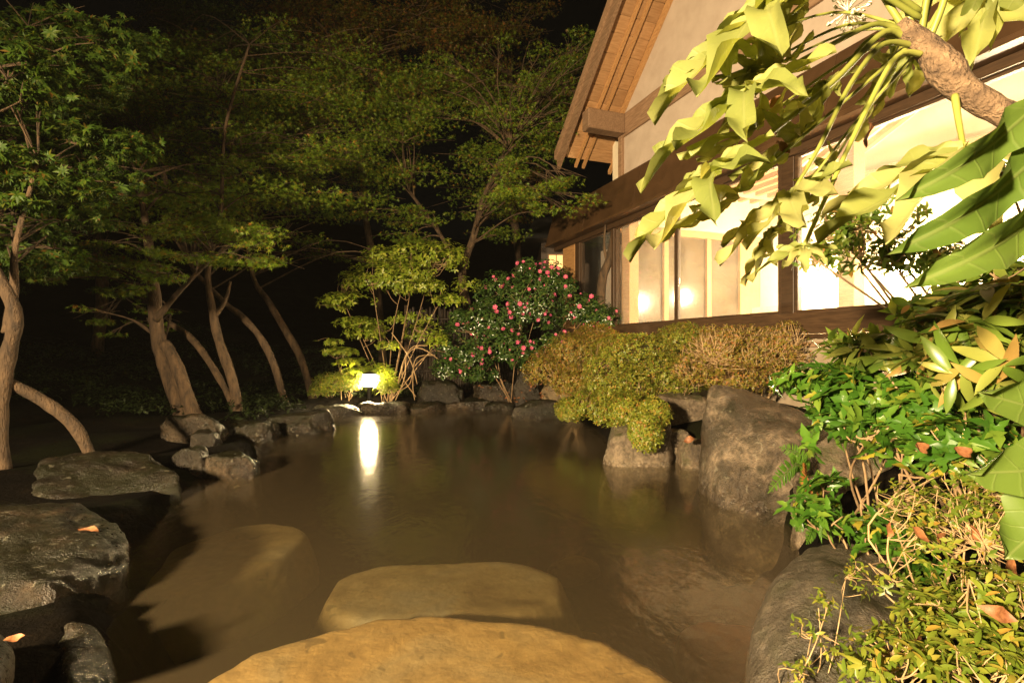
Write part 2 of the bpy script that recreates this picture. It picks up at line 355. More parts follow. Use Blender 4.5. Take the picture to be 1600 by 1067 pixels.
# ------------------------------------------------------------------ rocks
def finish_rock(name, pts, mat, voxel, smooth, amp, freq, seed, label, cat, group, parent=None, fine=1.0):
    c = sum((Vector(p) for p in pts), Vector())/len(pts)
    bm = bmesh.new()
    for p in pts: bm.verts.new(Vector(p)-c)
    r = bmesh.ops.convex_hull(bm, input=bm.verts)
    bmesh.ops.delete(bm, geom=[e for e in r['geom_interior'] if isinstance(e, bmesh.types.BMVert)], context='VERTS')
    bmesh.ops.recalc_face_normals(bm, faces=bm.faces)
    me = bpy.data.meshes.new(name); bm.to_mesh(me); bm.free()
    o = link(name, me, None, parent, c)
    md = o.modifiers.new('r', 'REMESH'); md.mode = 'VOXEL'; md.voxel_size = voxel
    ms = o.modifiers.new('s', 'SMOOTH'); ms.factor = .5; ms.iterations = smooth
    dg = bpy.context.evaluated_depsgraph_get(); me2 = bpy.data.meshes.new_from_object(o.evaluated_get(dg))
    o.modifiers.clear(); o.data = me2; bpy.data.meshes.remove(me); me2.name = name
    nv = len(me2.vertices); V = np.empty(nv*3, np.float32); me2.vertices.foreach_get('co', V); V = V.reshape(-1, 3)
    Nn = np.empty(nv*3, np.float32); me2.vertices.foreach_get('normal', Nn); Nn = Nn.reshape(-1, 3)
    off = Vector((seed*3.7, seed*1.3, seed*2.9))
    d = np.empty(nv, np.float32)
    for i in range(nv):
        p = Vector(V[i])*freq+off
        a = mnoise.noise(p)+.5*mnoise.noise(p*2.3)+.3*mnoise.noise(p*5.1)*fine+.16*mnoise.noise(p*11)*fine
        rdg = 1-abs(mnoise.noise(p*1.4+Vector((9, 2, 4))))
        d[i] = a*.7-(max(0, rdg-.86))*2.2
    V = V+Nn*(d*amp)[:, None]
    me2.vertices.foreach_set('co', V.ravel()); me2.polygons.foreach_set('use_smooth', np.ones(len(me2.polygons), bool)); me2.update()
    me2.materials.clear(); me2.materials.append(mat)
    if label: tag(o, label, cat, group)
    return o
def rock(x0, yt, x1, yw, ratio, seed, label, mat='rock', blocky=.62, base=0.0, smooth=3, bottom=-.8, amp=.12, skew=0.0, name='boulder', group='boulders around the pool edge', sub=None):
    rs = np.random.default_rng(seed)
    Yf = WY(yw, base); w0 = (x1-x0)/2/F*Yf; d = max(w0*ratio, .12)
    Yc = Yf+d*.75; w = (x1-x0)/2/F*Yc
    xc = ((x0+x1)/2-800)/F*Yc; zt = H+(HZ-yt)/F*(Yf+d*.6)
    pts = []
    for k in range(34):
        v = rs.normal(size=3); v /= np.linalg.norm(v); v = np.sign(v)*np.abs(v)**blocky; v = v/np.max(np.abs(v))*(.86+.14*rs.random()) if k < 10 else v*(.9+.1*rs.random())
        v = np.clip(v, -1, 1)
        z = base+v[2]*(zt-base) if v[2] > 0 else base+v[2]*abs(bottom)
        pts.append((xc+w*1.06*v[0]*(1-.12*max(v[2], 0))+skew*max(v[2], 0)*w, Yc+d*v[1], z))
    size = max(w, d)
    return finish_rock(name, pts, M[mat], max(size/20, .016), smooth, amp*min(size, .8), 1.6/max(size, .25), seed, label, 'rock', group)
def hull(pix, seed, label, mat='rock', voxel=.03, smooth=5, amp=.04, freq=2.0, name='boulder', group='boulders around the pool edge', fine=1.0):
    pts = [P(*p) if len(p) == 3 else Vector(p[:3]) for p in pix]
    return finish_rock(name, pts, M[mat], voxel, smooth, amp, freq, seed, label, 'rock', group, fine=fine)

# big boulder on the right bank (front face, top ridge sloping down to the right)
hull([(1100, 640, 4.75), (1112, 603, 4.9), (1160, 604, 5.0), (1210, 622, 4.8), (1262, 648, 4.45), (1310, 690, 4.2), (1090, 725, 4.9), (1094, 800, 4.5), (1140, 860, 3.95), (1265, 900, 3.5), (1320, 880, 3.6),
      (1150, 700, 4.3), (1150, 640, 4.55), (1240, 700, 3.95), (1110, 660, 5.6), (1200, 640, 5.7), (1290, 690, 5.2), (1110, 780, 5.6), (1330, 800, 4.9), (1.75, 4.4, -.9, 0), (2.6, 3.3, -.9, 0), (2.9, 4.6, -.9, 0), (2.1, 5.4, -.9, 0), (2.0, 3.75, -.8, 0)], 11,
     'largest grey boulder on the right bank with lit patches and shade put into its mossy colouring', 'rock_big', .032, 4, .05, 2.2)
hull([(1245, 690, 3.6), (1300, 668, 3.7), (1380, 680, 3.6), (1420, 720, 3.3), (1230, 800, 3.3), (1300, 840, 3.1), (1400, 830, 3.0), (1250, 720, 4.2), (1400, 700, 4.2), (1300, 900, 3.3), (1240, 880, 3.5), (1420, 900, 3.3), (2.0, 3.3, -.8, 0), (2.4, 2.9, -.8, 0)], 12,
     'olive grey boulder half hidden by pointed leaves and ferns', 'rock', .035, 4, .05, 2.2)
# near dark boulder, bottom right
hull([(1165, 1067, 1.9), (1150, 1160, 1.75), (1180, 985, 2.1), (1215, 900, 2.35), (1265, 852, 2.6), (1330, 845, 2.7), (1400, 880, 2.5), (1300, 1180, 1.5), (1420, 1180, 1.5), (1460, 1000, 1.9), (1230, 1000, 1.85), (1300, 930, 2.0),
      (1180, 960, 2.7), (1400, 900, 3.0), (1170, 1100, 2.4), (1250, 1100, 1.65), (.95, 2.2, -.8, 0), (.95, 1.6, -.8, 0), (1.5, 1.5, -.8, 0), (1.4, 2.8, -.8, 0)], 13,
     'smooth dark boulder at the bottom right under the yellow-green azalea', 'rock_grey', .025, 7, .02, 2.4)
rock(930, 648, 1050, 728, .9, 14, 'rounded boulder at the waterline under the hanging azalea tongue', 'rock', .7, amp=.1)
rock(1005, 612, 1110, 668, .6, 15, 'pale flat-topped stone between hanging azalea and the largest boulder', 'rock', .45, base=.33)
rock(1030, 668, 1080, 700, .8, 16, 'small stepped stone at the water beside a curled dead leaf', 'rock', .6, base=.16)
rock(1062, 682, 1112, 702, .8, 17, 'small pale stone wedged against the largest boulder', 'rock', .7, base=.2)
rock(795, 622, 895, 655, .7, 18, 'low dark mound of rock at the far right waterline', 'rock_dark', .8, amp=.07)
rock(845, 580, 925, 632, .8, 19, 'tan boulder under the left end of the azalea hedge', 'rock_tan', .6, base=.1)
rock(800, 566, 852, 636, .8, 20, 'upright dark stone left of the tan boulder', 'rock_dark', .55, base=.05)
rock(798, 558, 818, 585, .8, 21, 'small upright ochre stone at the foot of the camellia', 'rock_tan', .5, base=.35)
rock(716, 568, 742, 594, .6, 22, 'square cut ochre stone under the lowest camellia flowers', 'rock_tan', .3, base=.45)
rock(738, 588, 806, 628, .8, 23, 'flat brown rock with red fallen petals behind the far waterline', 'rock_brown', .5, base=.12)
rock(650, 592, 730, 636, .9, 24, 'dark rock with its left edge lit by the lantern', 'rock_dark', .55, base=.03)
rock(685, 623, 776, 641, .7, 25, 'low flat rock at the middle of the far waterline', 'rock_brown', .6)
rock(755, 628, 806, 641, .7, 26, 'small wet slab at the far waterline left of the dark mound', 'rock_dark', .6)
rock(556, 627, 642, 645, .6, 27, 'flat rock right below the glowing lantern with a bright wet rim', 'rock_brown', .6, base=.02)
rock(622, 629, 702, 643, .7, 28, 'low rock at the far waterline right of the lantern rock', 'rock_brown', .6)
rock(486, 632, 570, 650, .6, 29, 'low wet rock at the far waterline left of the lantern rock', 'rock_dark', .6)
rock(412, 640, 528, 679, .6, 30, 'long flat rock tapering to a point on the far left waterline', 'rock_dark', .62, amp=.07, skew=-.1)
rock(335, 658, 435, 692, .8, 31, 'dark low rock right of the mossy stone on the left bank', 'rock_dark', .7)
rock(262, 644, 352, 690, .8, 32, 'mossy stone at the foot of the double maple trunk', 'rock_brown', .6, base=.1)
rock(318, 703, 412, 746, .7, 33, 'small angular boulder lit from the right on the left waterline', 'rock_brown', .5, amp=.1)
rock(262, 694, 332, 742, .8, 34, 'dark round stone tucked left of the small angular boulder', 'rock_dark', .7, base=.03)
rock(300, 672, 345, 700, .8, 35, 'small dark stone behind the small angular boulder', 'rock_dark', .6, base=.1)
hull([(60, 715, 4.6), (150, 704, 5.0), (240, 706, 4.9), (285, 740, 4.5), (292, 790, 4.3), (250, 800, 4.1), (140, 790, 4.0), (50, 780, 4.0), (285, 850, 4.4), (240, 860, 4.1), (80, 850, 4.0), (80, 740, 5.6), (250, 740, 5.5)], 36,
     'broad dark flat rock with one lit end on the left bank', 'rock_dark', .04, 3, .07, 1.8)
hull([(-160, 790, 2.9), (0, 784, 3.1), (120, 790, 3.3), (190, 815, 3.15), (200, 850, 2.95), (195, 900, 2.75), (120, 1000, 2.35), (40, 1010, 2.2), (-160, 1040, 2.1), (80, 905, 2.35), (-100, 930, 2.2), (-160, 800, 3.9), (150, 820, 3.9), (190, 960, 2.95), (110, 1080, 2.4), (-160, 1150, 2.2)], 37,
     'large flat-topped mossy rock on the left with a lit brown front', 'rock_brown', .028, 3, .045, 2.3)
hull([(35, 1060, 2.05), (70, 990, 2.15), (110, 966, 2.2), (150, 975, 2.2), (178, 1020, 2.1), (186, 1090, 1.95), (150, 1180, 1.75), (40, 1200, 1.75), (100, 1060, 1.85), (160, 1040, 2.4), (60, 1020, 2.5)], 38,
     'rounded wet boulder at the bottom left below the mossy rock', 'rock_dark', .022, 5, .02, 3)
hull([(-60, 1000, 1.75), (0, 985, 1.8), (20, 1020, 1.75), (18, 1090, 1.65), (-60, 1120, 1.6), (-40, 1040, 2.0), (10, 1050, 2.0), (0, 1060, 1.55)], 39,
     'sliver of mossy stone in the bottom left corner', 'rock_brown', .02, 4, .02, 3)
rock(1330, 620, 1370, 662, .9, 40, 'grey stone glimpsed between leaves right of the largest boulder', 'rock', .6, base=.45)
# submerged stones
def slab(ax, ay, bx, by, Yc, zt, rx, ry, thick, seed, label, mat='sub', rot=0, e=.62, amp=.02):
    rs = np.random.default_rng(seed); pts = []
    cx = ax
    for k in range(60):
        a = 2*math.pi*k/30+rs.random()*.08
        x = math.copysign(abs(math.cos(a))**e, math.cos(a))*(.95+.07*rs.random()); y = math.copysign(abs(math.sin(a))**e, math.sin(a))*(.95+.07*rs.random())
        f = 1 if k < 30 else .82; z = zt-thick if k < 30 else zt
        if k < 30: f = 1.0
        x, y = x*rx*f, y*ry*f
        pts.append((cx+x*math.cos(rot)-y*math.sin(rot), Yc+x*math.sin(rot)+y*math.cos(rot), z+bx*x+by*y))
    return finish_rock('submerged_stone', pts, M[mat], .03, 5, amp, 1.8, seed, label, 'stone', 'stones lying under the water')
slab(-.30, 0, 0, 0, 1.66, -.08, 1.26, 1.2, .5, 51, 'big pale step stone just under the water at the bottom of the picture', rot=-.04, e=.8)
slab(-.42, 0, 0, 0, 3.22, -.20, .90, .47, .4, 52, 'long grey slab under the water behind the big step stone', 'sub_grey', rot=.05, e=.76)
slab(-2.1, 0, 0, 0, 3.75, -.20, .54, .78, .4, 53, 'rounded slab under murky water on the left', 'sub_grey', rot=-.25, e=.8)
slab(.80, 0, 0, 0, 2.15, -.40, .2, .5, .3, 54, 'reddish tilted stone under the water beside the dark boulder', 'sub_red', rot=.5, e=.8)
slab(1.5, 0, 0, 0, 3.3, -.62, .5, .35, .3, 55, 'faint orange stone deep under the water near the dark boulder', 'sub_red', rot=-.3, e=.8)
slab(.55, 0, 0, 0, 4.6, -.66, .3, .22, .2, 56, 'faint small stone deep in the middle of the pool', 'sub_grey', rot=.8)
slab(.42, 0, 0, 0, 3.2, -.60, .28, .3, .2, 57, 'grey green stone deep right of the long slab', 'sub_grey', rot=.2)

# ------------------------------------------------------------------ bath house
UX = Vector((.351, -.936, 0)); UY = Vector((.936, .351, 0)); ORG = Vector((2.2125, 10.1, 0))
house = empty('bath_house', ORG, math.atan2(-.936, .351))
tag(house, 'timber bath house with plaster gable, cedar eave and brightly lit windows', 'building')
def hb(name, a, b, mat, parent=house, bevel=.006): return MB().box(a, b).build(name, M[mat], parent, bevel=bevel)
SL = .87; RZ = 5.97; RX = 5.2
def roofz(x): return RZ+SL*(x if x < RX else 2*RX-x)
# gable wall of pale plaster
def gable():
    m = MB(); pr = [(0, 4.55), (10.4, 4.55), (10.4, roofz(10.4)), (RX, roofz(RX)), (0, roofz(0))]
    m.add([(x, 0, z) for x, z in pr]+[(x, .16, z) for x, z in pr], [(0, 1, 2, 3, 4), (9, 8, 7, 6, 5)]+[(i, i+5, (i+1) % 5+5, (i+1) % 5) for i in range(5)])
    return m.build('gable_wall', M['plaster'], house)
gable()
hb('tie_beam', (-.02, -.05, 5.42), (10.4, -.001, 5.86), 'wood_old')
hb('corner_post', (-.13, -.06, 4.6), (-.003, .12, 5.97), 'wood_old')
hb('eave_beam', (-.14, -.86, 5.46), (.12, -.053, 5.84), 'wood_old', bevel=.015)
# far side wall under the eave
hb('side_wall', (-.12, .13, 4.6), (0, 5.5, 5.75), 'plaster')
# roof with boarded soffit
def roof_slab(x0, x1, y0, y1, t0, t1, name, mat, parent):
    m = MB()
    def q(x, y, t): return (x, y, roofz(x)+t)
    m.hexa([q(x0, y0, t0), q(x1, y0, t0), q(x1, y1, t0), q(x0, y1, t0)], [q(x0, y0, t1), q(x1, y0, t1), q(x1, y1, t1), q(x0, y1, t1)])
    return m.build(name, M[mat], parent)
roof = roof_slab(-.93, RX, -.93, 5.5, .10, .22, 'roof', 'tile', house)
roof_slab(RX, 11.4, -.93, 5.5, .10, .22, 'roof', 'tile', house)
x = -.91; k = 0
while x < RX-.1:
    wdt = .2+.05*((k*7) % 5)/4
    yi = -.06 if x > -.15 else 5.4
    roof_slab(x+.014, min(x+wdt, RX), -.91, yi, .055+.004*(k % 3), .098, 'plank', 'wood_y', roof); x += wdt; k += 1
for y0 in (-.58, -.40): roof_slab(-1.0, RX, y0, y0+.06, -.005, .054, 'batten', 'wood', roof)
for y0 in (.25, .7, 1.15, 1.6): roof_slab(-1.02, -.12, y0, y0+.07, -.03, .054, 'rafter', 'wood', roof)
roof_slab(-1.0, RX, -.985, -.915, -.10, .2, 'bargeboard', 'wood_old', roof)
roof_slab(-1.04, RX, -1.03, -.94, .15, .30, 'bargeboard_cap', 'wood_old', roof)
roof_slab(RX, 11.4, -.985, -.915, -.10, .2, 'bargeboard', 'wood_old', roof)
roof_slab(-.14, RX, -.06, -.004, -.10, .05, 'verge_trim', 'wood', roof)
# brown sheet-metal band above the windows, in lapped sheets
xs = [-3.1, -1.2, .7, 2.6, 4.5, 6.4, 8.3, 10.4]
for a, b in zip(xs[:-1], xs[1:]):
    m = MB(); m.hexa([(a+.004, -.30, 3.86), (b-.004, -.30, 3.86), (b-.004, .14, 3.86), (a+.004, .14, 3.86)], [(a+.004, -.075, 4.66), (b-.004, -.075, 4.66), (b-.004, .14, 4.66), (a+.004, .14, 4.66)])
    m.build('metal_sheet', M['metal'], house, bevel=.004)
    MB().box((b-.012, -.315, 3.87), (b+.012, -.298, 3.93)).build('seam_clip', M['metal'], house)
hb('drip_rail', (-3.1, -.325, 3.80), (10.4, -.06, 3.857), 'metal')
hb('lintel', (-3.05, -.09, 3.70), (10.4, .1, 3.80), 'wood_dark')
# posts, sills, frames and panes
ZS, ZT = 1.735, 3.70
for a, b, mt in ((-2.62, -2.0, 'wood'), (-1.98, -1.78, 'wood_dark'), (-.40, -.30, 'wood_dark'), (3.71, 3.90, 'wood_dark'), (8.6, 8.8, 'wood_dark')):
    hb('post', (a, -.05, 1.45), (b, .1, 3.699), mt)
hb('sill', (-2.7, -.14, 1.46), (10.4, -.052, 1.72), 'wood_dark', bevel=.012)
hb('sill_rail', (-2.7, -.10, 1.40), (10.4, .1, 1.457), 'wood_dark')
hb('wall_base', (-2.7, -.02, .1), (10.4, .1, 1.397), 'stonebase', bevel=0)
hb('base_rail', (3.4, -.06, 1.30), (10.4, -.023, 1.36), 'wood_old')
def window(x0, x1, fr, parts=(1,), pane='glass'):
    f = MB(); t = fr; y0, y1 = -.03, .03
    f.box((x0, y0, ZS-.01), (x0+t, y1, ZT-.002)); f.box((x1-t, y0, ZS-.01), (x1, y1, ZT-.002))
    f.box((x0+t, y0, ZS-.01), (x1-t, y1, ZS+t*.55)); f.box((x0+t, y0, ZT-t*.8), (x1-t, y1, ZT-.002))
    wo_ = f.build('window', M['wood_dark'], house)
    MB().box((x0+t+.001, -.004, ZS+t*.55+.001), (x1-t-.001, .004, ZT-t*.8-.001)).build('pane', M[pane], wo_)
    return wo_
window(-.29, 1.60, .035); window(1.605, 3.70, .05); window(3.905, 8.59, .04); window(-1.775, -.405, .03)
# the room behind the windows
hb('floor', (-2.6, .11, .8), (10.4, 4.2, .9), 'wood', bevel=0)
hb('back_wall', (-.5, 4.0, .9), (10.4, 4.15, 6.4), 'plaster_in', bevel=0)
hb('near_wall', (10.2, .12, .9), (10.35, 4.0, 6.4), 'plaster_in', bevel=0)
ew = hb('end_wall', (-.62, .12, 3.84), (-.5, 4.0, 6.0), 'plaster_in', bevel=0)
hb('end_beam', (-.6, .12, 3.70), (-.44, 3.999, 3.838), 'wood')
hb('room_post', (-.28, .12, .9), (.0, .34, 4.45), 'wood')
for a, b in ((.36, 1.3), (1.42, 2.45), (2.57, 3.4)):
    hb('partition_pane', (-.57, a, .95), (-.53, b, 3.698), 'darkglass', bevel=0)
for a, b in ((1.3, 1.42), (2.45, 2.57), (3.4, 3.999)):
    hb('partition_post', (-.6, a, .9), (-.46, b, 3.698), 'wood')
hb('room_pillar', (3.55, 1.2, .9), (3.78, 1.42, 4.5), 'wood')
hb('header_beam', (1.2, 3.86, 4.3), (10.2, 3.998, 4.55), 'wood')
def ceil_z(x): return 4.62+max(0, x-1.5)*.42
def ceil_strip(y0, y1, dz0, dz1, name, mat):
    for a, b in ((-.5, 1.5), (1.5, 6.0)):
        m = MB(); m.hexa([(a, y0, ceil_z(a)+dz0), (b, y0, ceil_z(b)+dz0), (b, y1, ceil_z(b)+dz0), (a, y1, ceil_z(a)+dz0)], [(a, y0, ceil_z(a)+dz1), (b, y0, ceil_z(b)+dz1), (b, y1, ceil_z(b)+dz1), (a, y1, ceil_z(a)+dz1)])
        m.build(name, M[mat], house)
ceil_strip(.12, 4.0, .12, .2, 'ceiling', 'plaster_in')
for i in range(11): ceil_strip(.3+i*.34, .40+i*.34, 0, .118, 'ceiling_slat', 'wood')
hb('room_wall_low', (-.44, 3.7, .9), (10.2, 3.85, 2.2), 'plaster_in', bevel=0)
# corner alcove behind the dark small window
hb('alcove_wall', (-2.6, 1.0, .9), (-.63, 1.1, 3.7), 'plaster', bevel=0)
# globe lamps inside
def sphere_mesh(name, r, seg=16, rings=10):
    me = bpy.data.meshes.new(name); bm = bmesh.new(); bmesh.ops.create_uvsphere(bm, u_segments=seg, v_segments=rings, radius=r)
    for f in bm.faces: f.smooth = True
    bm.to_mesh(me); bm.free(); return me
def loc(lx, ly, z): return ORG+UX*lx+UY*ly+Vector((0, 0, z))
gm = sphere_mesh('globe', .14)
for lx, ly, z, lab in ((5.33, 1.5, 2.37, 'round globe lamp glaring at the right edge of the big window'),
                       (3.1, 3.2, 2.6, 'globe lamp deep in the room seen through the left window pane'),
                       (5.6, 3.3, 3.0, 'globe lamp on the back wall behind the broad leaves'),
                       (1.3, 3.3, 2.6, 'globe lamp at the far end of the lit room')):
    o = empty('globe_lamp', loc(lx, ly, z)); tag(o, lab, 'lamp', 'globe lamps in the bath house')
    link('globe', gm, M['globe'], o)
    MB().tube([(0, 0, .12), (0, 0, .34)], .03, 10).build('collar', M['iron'], o)
# annex far behind with a lit window
an = empty('annex', (1.2, 15.8, 0)); tag(an, 'dark annex far behind the camellia with one small lit window', 'building')
MB().box((-.3, 0, .2), (4, 3, 4.6)).build('wall', M['wood_dark'], an)
aw = MB().box((-.1, -.03, 3.62), (.40, -.004, 4.16)).build('window', M['wood_old'], an)
for a, b in ((-.06, .15), (.18, .36)): MB().box((a, -.045, 3.68), (b, -.032, 4.12)).build('pane', M['litwin'], aw)
MB().hexa([(-.9, -.7, 4.5), (4.4, -.7, 4.5), (4.4, 3.5, 4.5), (-.9, 3.5, 4.5)], [(-.4, 1.2, 5.6), (4.2, 1.2, 5.6), (4.2, 1.6, 5.6), (-.4, 1.6, 5.6)]).build('roof', M['tile'], an)

# ------------------------------------------------------------------ garden lantern and floodlight
lp = P(577, 597, 10.75); lg = .17
lan = empty('garden_lantern', (lp.x, lp.y, lg)); tag(lan, 'glowing square garden lantern among shrubs at the far pool edge', 'lantern')
MB().tube([(0, 0, -.1), (0, 0, .27)], .04, 10).build('post', M['iron'], lan)
MB().box((-.125, -.125, .28), (.125, .125, .305)).build('base', M['iron'], lan, bevel=.006)
MB().box((-.10, -.10, .31), (.10, .10, .55)).build('lamp_glass', M['lantern'], lan, bevel=.01)
for a in (-1, 1):
    for b in (-1, 1): MB().box((a*.106-.005, b*.106-.005, .306), (a*.106+.005, b*.106+.005, .556)).build('frame_bar', M['iron'], lan)
MB().hexa([(-.13, -.13, .557), (.13, -.13, .557), (.13, .13, .557), (-.13, .13, .557)], [(-.04, -.04, .61), (.04, -.04, .61), (.04, .04, .61), (-.04, .04, .61)]).build('cap', M['iron'], lan)
fl = empty('garden_floodlight', (FLOOD_POS.x, FLOOD_POS.y, 0)); tag(fl, 'garden floodlight on a pole behind the viewpoint', 'lamp')
MB().tube([(0, -.12, 0), (0, -.12, FLOOD_POS.z-.05)], .03, 10).build('pole', M['iron'], fl)
MB().tube([(0, -.2, FLOOD_POS.z), (0, -.07, FLOOD_POS.z)], [.07, .09], 14).build('housing', M['iron'], fl)
ld = bpy.data.lights.new('flood_bulb', 'SPOT'); ld.energy = FLOOD_W; ld.color = WARM; ld.spot_size = R(112); ld.spot_blend = 1.0; ld.shadow_soft_size = .28
lo = bpy.data.objects.new('flood_bulb', ld); C.objects.link(lo); lo.parent = fl; lo.location = (0, 0, FLOOD_POS.z)
lo.rotation_euler = (FLOOD_AIM-FLOOD_POS).to_track_quat('-Z', 'Y').to_euler()

# ------------------------------------------------------------------ leaf templates (base at origin, pointing +y, facing +z)
def t_ellipse(wd, n=4, fold=.12, droop=.15, point=1.0):
    V = [(0, 0, 0)]; 
    for i in range(1, n):
        u = i/n; hw = wd*math.sin(math.pi*u**point)**.9; z = -droop*u*u
        V += [(-hw, u, z+fold*hw), (0, u, z), (hw, u, z+fold*hw)]
    V.append((0, 1, -droop)); T = []
    T += [(0, 2, 1), (0, 3, 2)]
    for i in range(n-2):
        a = 1+i*3; b = a+3
        T += [(a, a+1, b), (a+1, b+1, b), (a+1, a+2, b+1), (a+2, b+2, b+1)]
    a = 1+(n-2)*3; e = len(V)-1
    T += [(a, a+1, e), (a+1, a+2, e)]
    return np.array(V, float), np.array(T)
def t_star(angs, lens, wd=.2):
    V = []; T = []
    for a, l in zip(angs, lens):
        s, c = math.sin(R(a)), math.cos(R(a)); k = len(V)
        V += [(0, 0, 0), (s*l*.45-c*wd*l*.5, c*l*.45+s*wd*l*.5, .03), (s*l, c*l, -.12*l), (s*l*.45+c*wd*l*.5, c*l*.45-s*wd*l*.5, .03)]
        T += [(k, k+2, k+1), (k, k+3, k+2)]
    return np.array(V, float), np.array(T)
T_SMALL = t_ellipse(.24, 2, .2, .1)       # 4 triangles
T_LEAF = t_ellipse(.22, 4, .25, .22)
T_NARROW = t_ellipse(.17, 4, .3, .2)
T_LONG = t_ellipse(.13, 5, .35, .3)
T_ROUND = t_ellipse(.3, 4, .2, .15)
T_MAPLE = t_star((0, 42, -42, 88, -88), (1, .85, .85, .55, .55), .34)
T_MAPLE5 = (np.array([(-.1, -.04, 0), (.1, -.04, 0), (0, 1, -.12), (.55, .6, -.06), (-.55, .6, -.06), (.55, -.05, -.04), (-.55, -.05, -.04)], float), np.array([(0, 1, 2), (0, 1, 3), (0, 1, 4), (0, 1, 5), (0, 1, 6)]))
T_IVY = (np.array([(0, 0, 0), (-.3, .12, .03), (-.16, .3, .02), (-.2, .55, 0), (0, 1, -.22), (.2, .55, 0), (.16, .3, .02), (.3, .12, .03), (0, .4, -.05)], float),
         np.array([(0, 8, 1), (1, 8, 2), (2, 8, 3), (3, 8, 4), (4, 8, 5), (5, 8, 6), (6, 8, 7), (7, 8, 0)]))
def blade(V, UV, T, ang, ln, wd, curl, seed, zoff, n=12):
    k0 = len(V); c, sn = math.cos(R(ang)), math.sin(R(ang)); across = (-1, -.5, 0, .5, 1)
    for i in range(n+1):
        u = i/n; hw = wd*max(math.sin(math.pi*min(u, 1)**.82), 0)**.75+(.012 if i < n else .001)
        hw *= 1+.13*math.sin(u*17+seed)+.06*math.sin(u*41+seed*3)
        for a in across:
            x = a*hw+.04*math.sin(u*3+seed)*u; y = u
            z = -curl*u*u*.75-.06*(1-abs(a))*u+abs(a)*hw*.35+.06*math.sin(u*11+seed*1.7+a*1.5)*abs(a)+.02*math.sin(u*6+seed)+zoff
            V.append(((x*c+y*sn)*ln, (-x*sn+y*c)*ln, z*ln)); UV.append((a*hw*ln, u*ln))
    for i in range(n):
        for a in range(4):
            p = k0+i*5+a; T += [(p, p+1, p+5), (p+1, p+6, p+5)]
def fatsia_template(seed, curl=.35, lob=(0, 30, -30, 60, -60, 92, -92, 122, -122), ln=(1, .97, .95, .85, .83, .62, .6, .42, .4), wd=.10):
    V, UV, T = [], [], []; rs = np.random.default_rng(seed)
    for i, (a, l) in enumerate(zip(lob, ln)): blade(V, UV, T, a+rs.normal()*3, l*(1+.06*rs.normal()), wd*(1+.1*rs.normal()), curl*(1+.5*rs.normal()), seed+i*2.1, .004*i)
    return mesh_np('broad_leaf', V, np.array(T), 3, UV, True)

def place_leaves(tpl, pos, dr, nm, size):
    """one mesh of many leaves"""
    Vt, T = tpl; dr = nrm(dr); nm = nrm(nm-dr*np.sum(nm*dr, -1, keepdims=True)); sd = np.cross(dr, nm)
    n = len(pos)
    V = pos[:, None]+size[:, None, None]*(Vt[None, :, 0:1]*sd[:, None]+Vt[None, :, 1:2]*dr[:, None]+Vt[None, :, 2:3]*nm[:, None])
    Fc = T[None]+np.arange(n)[:, None, None]*len(Vt)
    return V.reshape(-1, 3), Fc.reshape(-1, 3)
def basis_mat(p, d, n_, s):
    d = Vector(d).normalized(); n_ = Vector(n_); n_ = (n_-d*n_.dot(d))
    if n_.length < 1e-5: n_ = d.orthogonal()
    n_.normalize(); sd = d.cross(n_)
    m = Matrix(((sd.x*s, d.x*s, n_.x*s, p[0]), (sd.y*s, d.y*s, n_.y*s, p[1]), (sd.z*s, d.z*s, n_.z*s, p[2]), (0, 0, 0, 1)))
    return m
SH = {}
def tpl_mesh(tpl, key, mat):
    k = (key, mat.name)
    if k not in SH:
        me = mesh_np('leaf', tpl[0], tpl[1], 3, smooth=True); me.materials.append(mat); SH[k] = me
    return SH[k]
nd = rng.normal(size=(10, 3)); nd = nrm(nd); nph = rng.random(10)*6.28
def snoise(p, f):
    s = 0
    for i in range(10): s = s+np.sin(p@nd[i]*f*(1+.13*i)+nph[i])
    return s/4.0
def pad_tips(pads, n, shell=.3, thr=-.35, freq=5.0, under=.25):
    """pads: (cx,cy,cz,rx,ry,rz,weight); tips and outward axes on noisy ellipsoid shells with gaps"""
    pads = np.array(pads, float); wts = pads[:, 6]/pads[:, 6].sum()
    k = rng.choice(len(pads), size=int(n*1.8), p=wts); v = nrm(rng.normal(size=(len(k), 3)))
    v[:, 2] = np.where((v[:, 2] < -under), -v[:, 2], v[:, 2])
    r = 1-np.abs(rng.normal(size=len(k)))*shell; r = np.clip(r, .05, 1)
    p0 = pads[k, :3]+v*pads[k, 3:6]
    r = r*(1+.16*snoise(p0, 3.0)+.12*snoise(p0[:, ::-1], 8.0))
    p = pads[k, :3]+v*pads[k, 3:6]*r[:, None]
    keep = snoise(p, freq) > thr
    ax = nrm(v/pads[k, 3:6])
    p = p[keep][:n]; ax = ax[keep][:n]
    return p, ax
def cluster(p, ax, k, spread=.9, upb=.4, jit=.35):
    """k leaves round every tip: positions, directions, normals"""
    n = len(p); ax = nrm(ax+np.array([0, 0, upb])+rng.normal(size=p.shape)*jit)
    a = nrm(np.cross(ax, rng.normal(size=p.shape))); b = np.cross(ax, a)
    P_, D_, N_ = [], [], []
    for i in range(k):
        t = 2*math.pi*i/k+rng.random(n)*1.0
        rad = a*np.cos(t)[:, None]+b*np.sin(t)[:, None]
        d = nrm(rad*spread+ax*(1-spread)+rng.normal(size=p.shape)*.12); P_.append(p+rng.normal(size=p.shape)*.006); D_.append(d); N_.append(nrm(ax-rad*.2))
    return np.concatenate(P_), np.concatenate(D_), np.concatenate(N_)
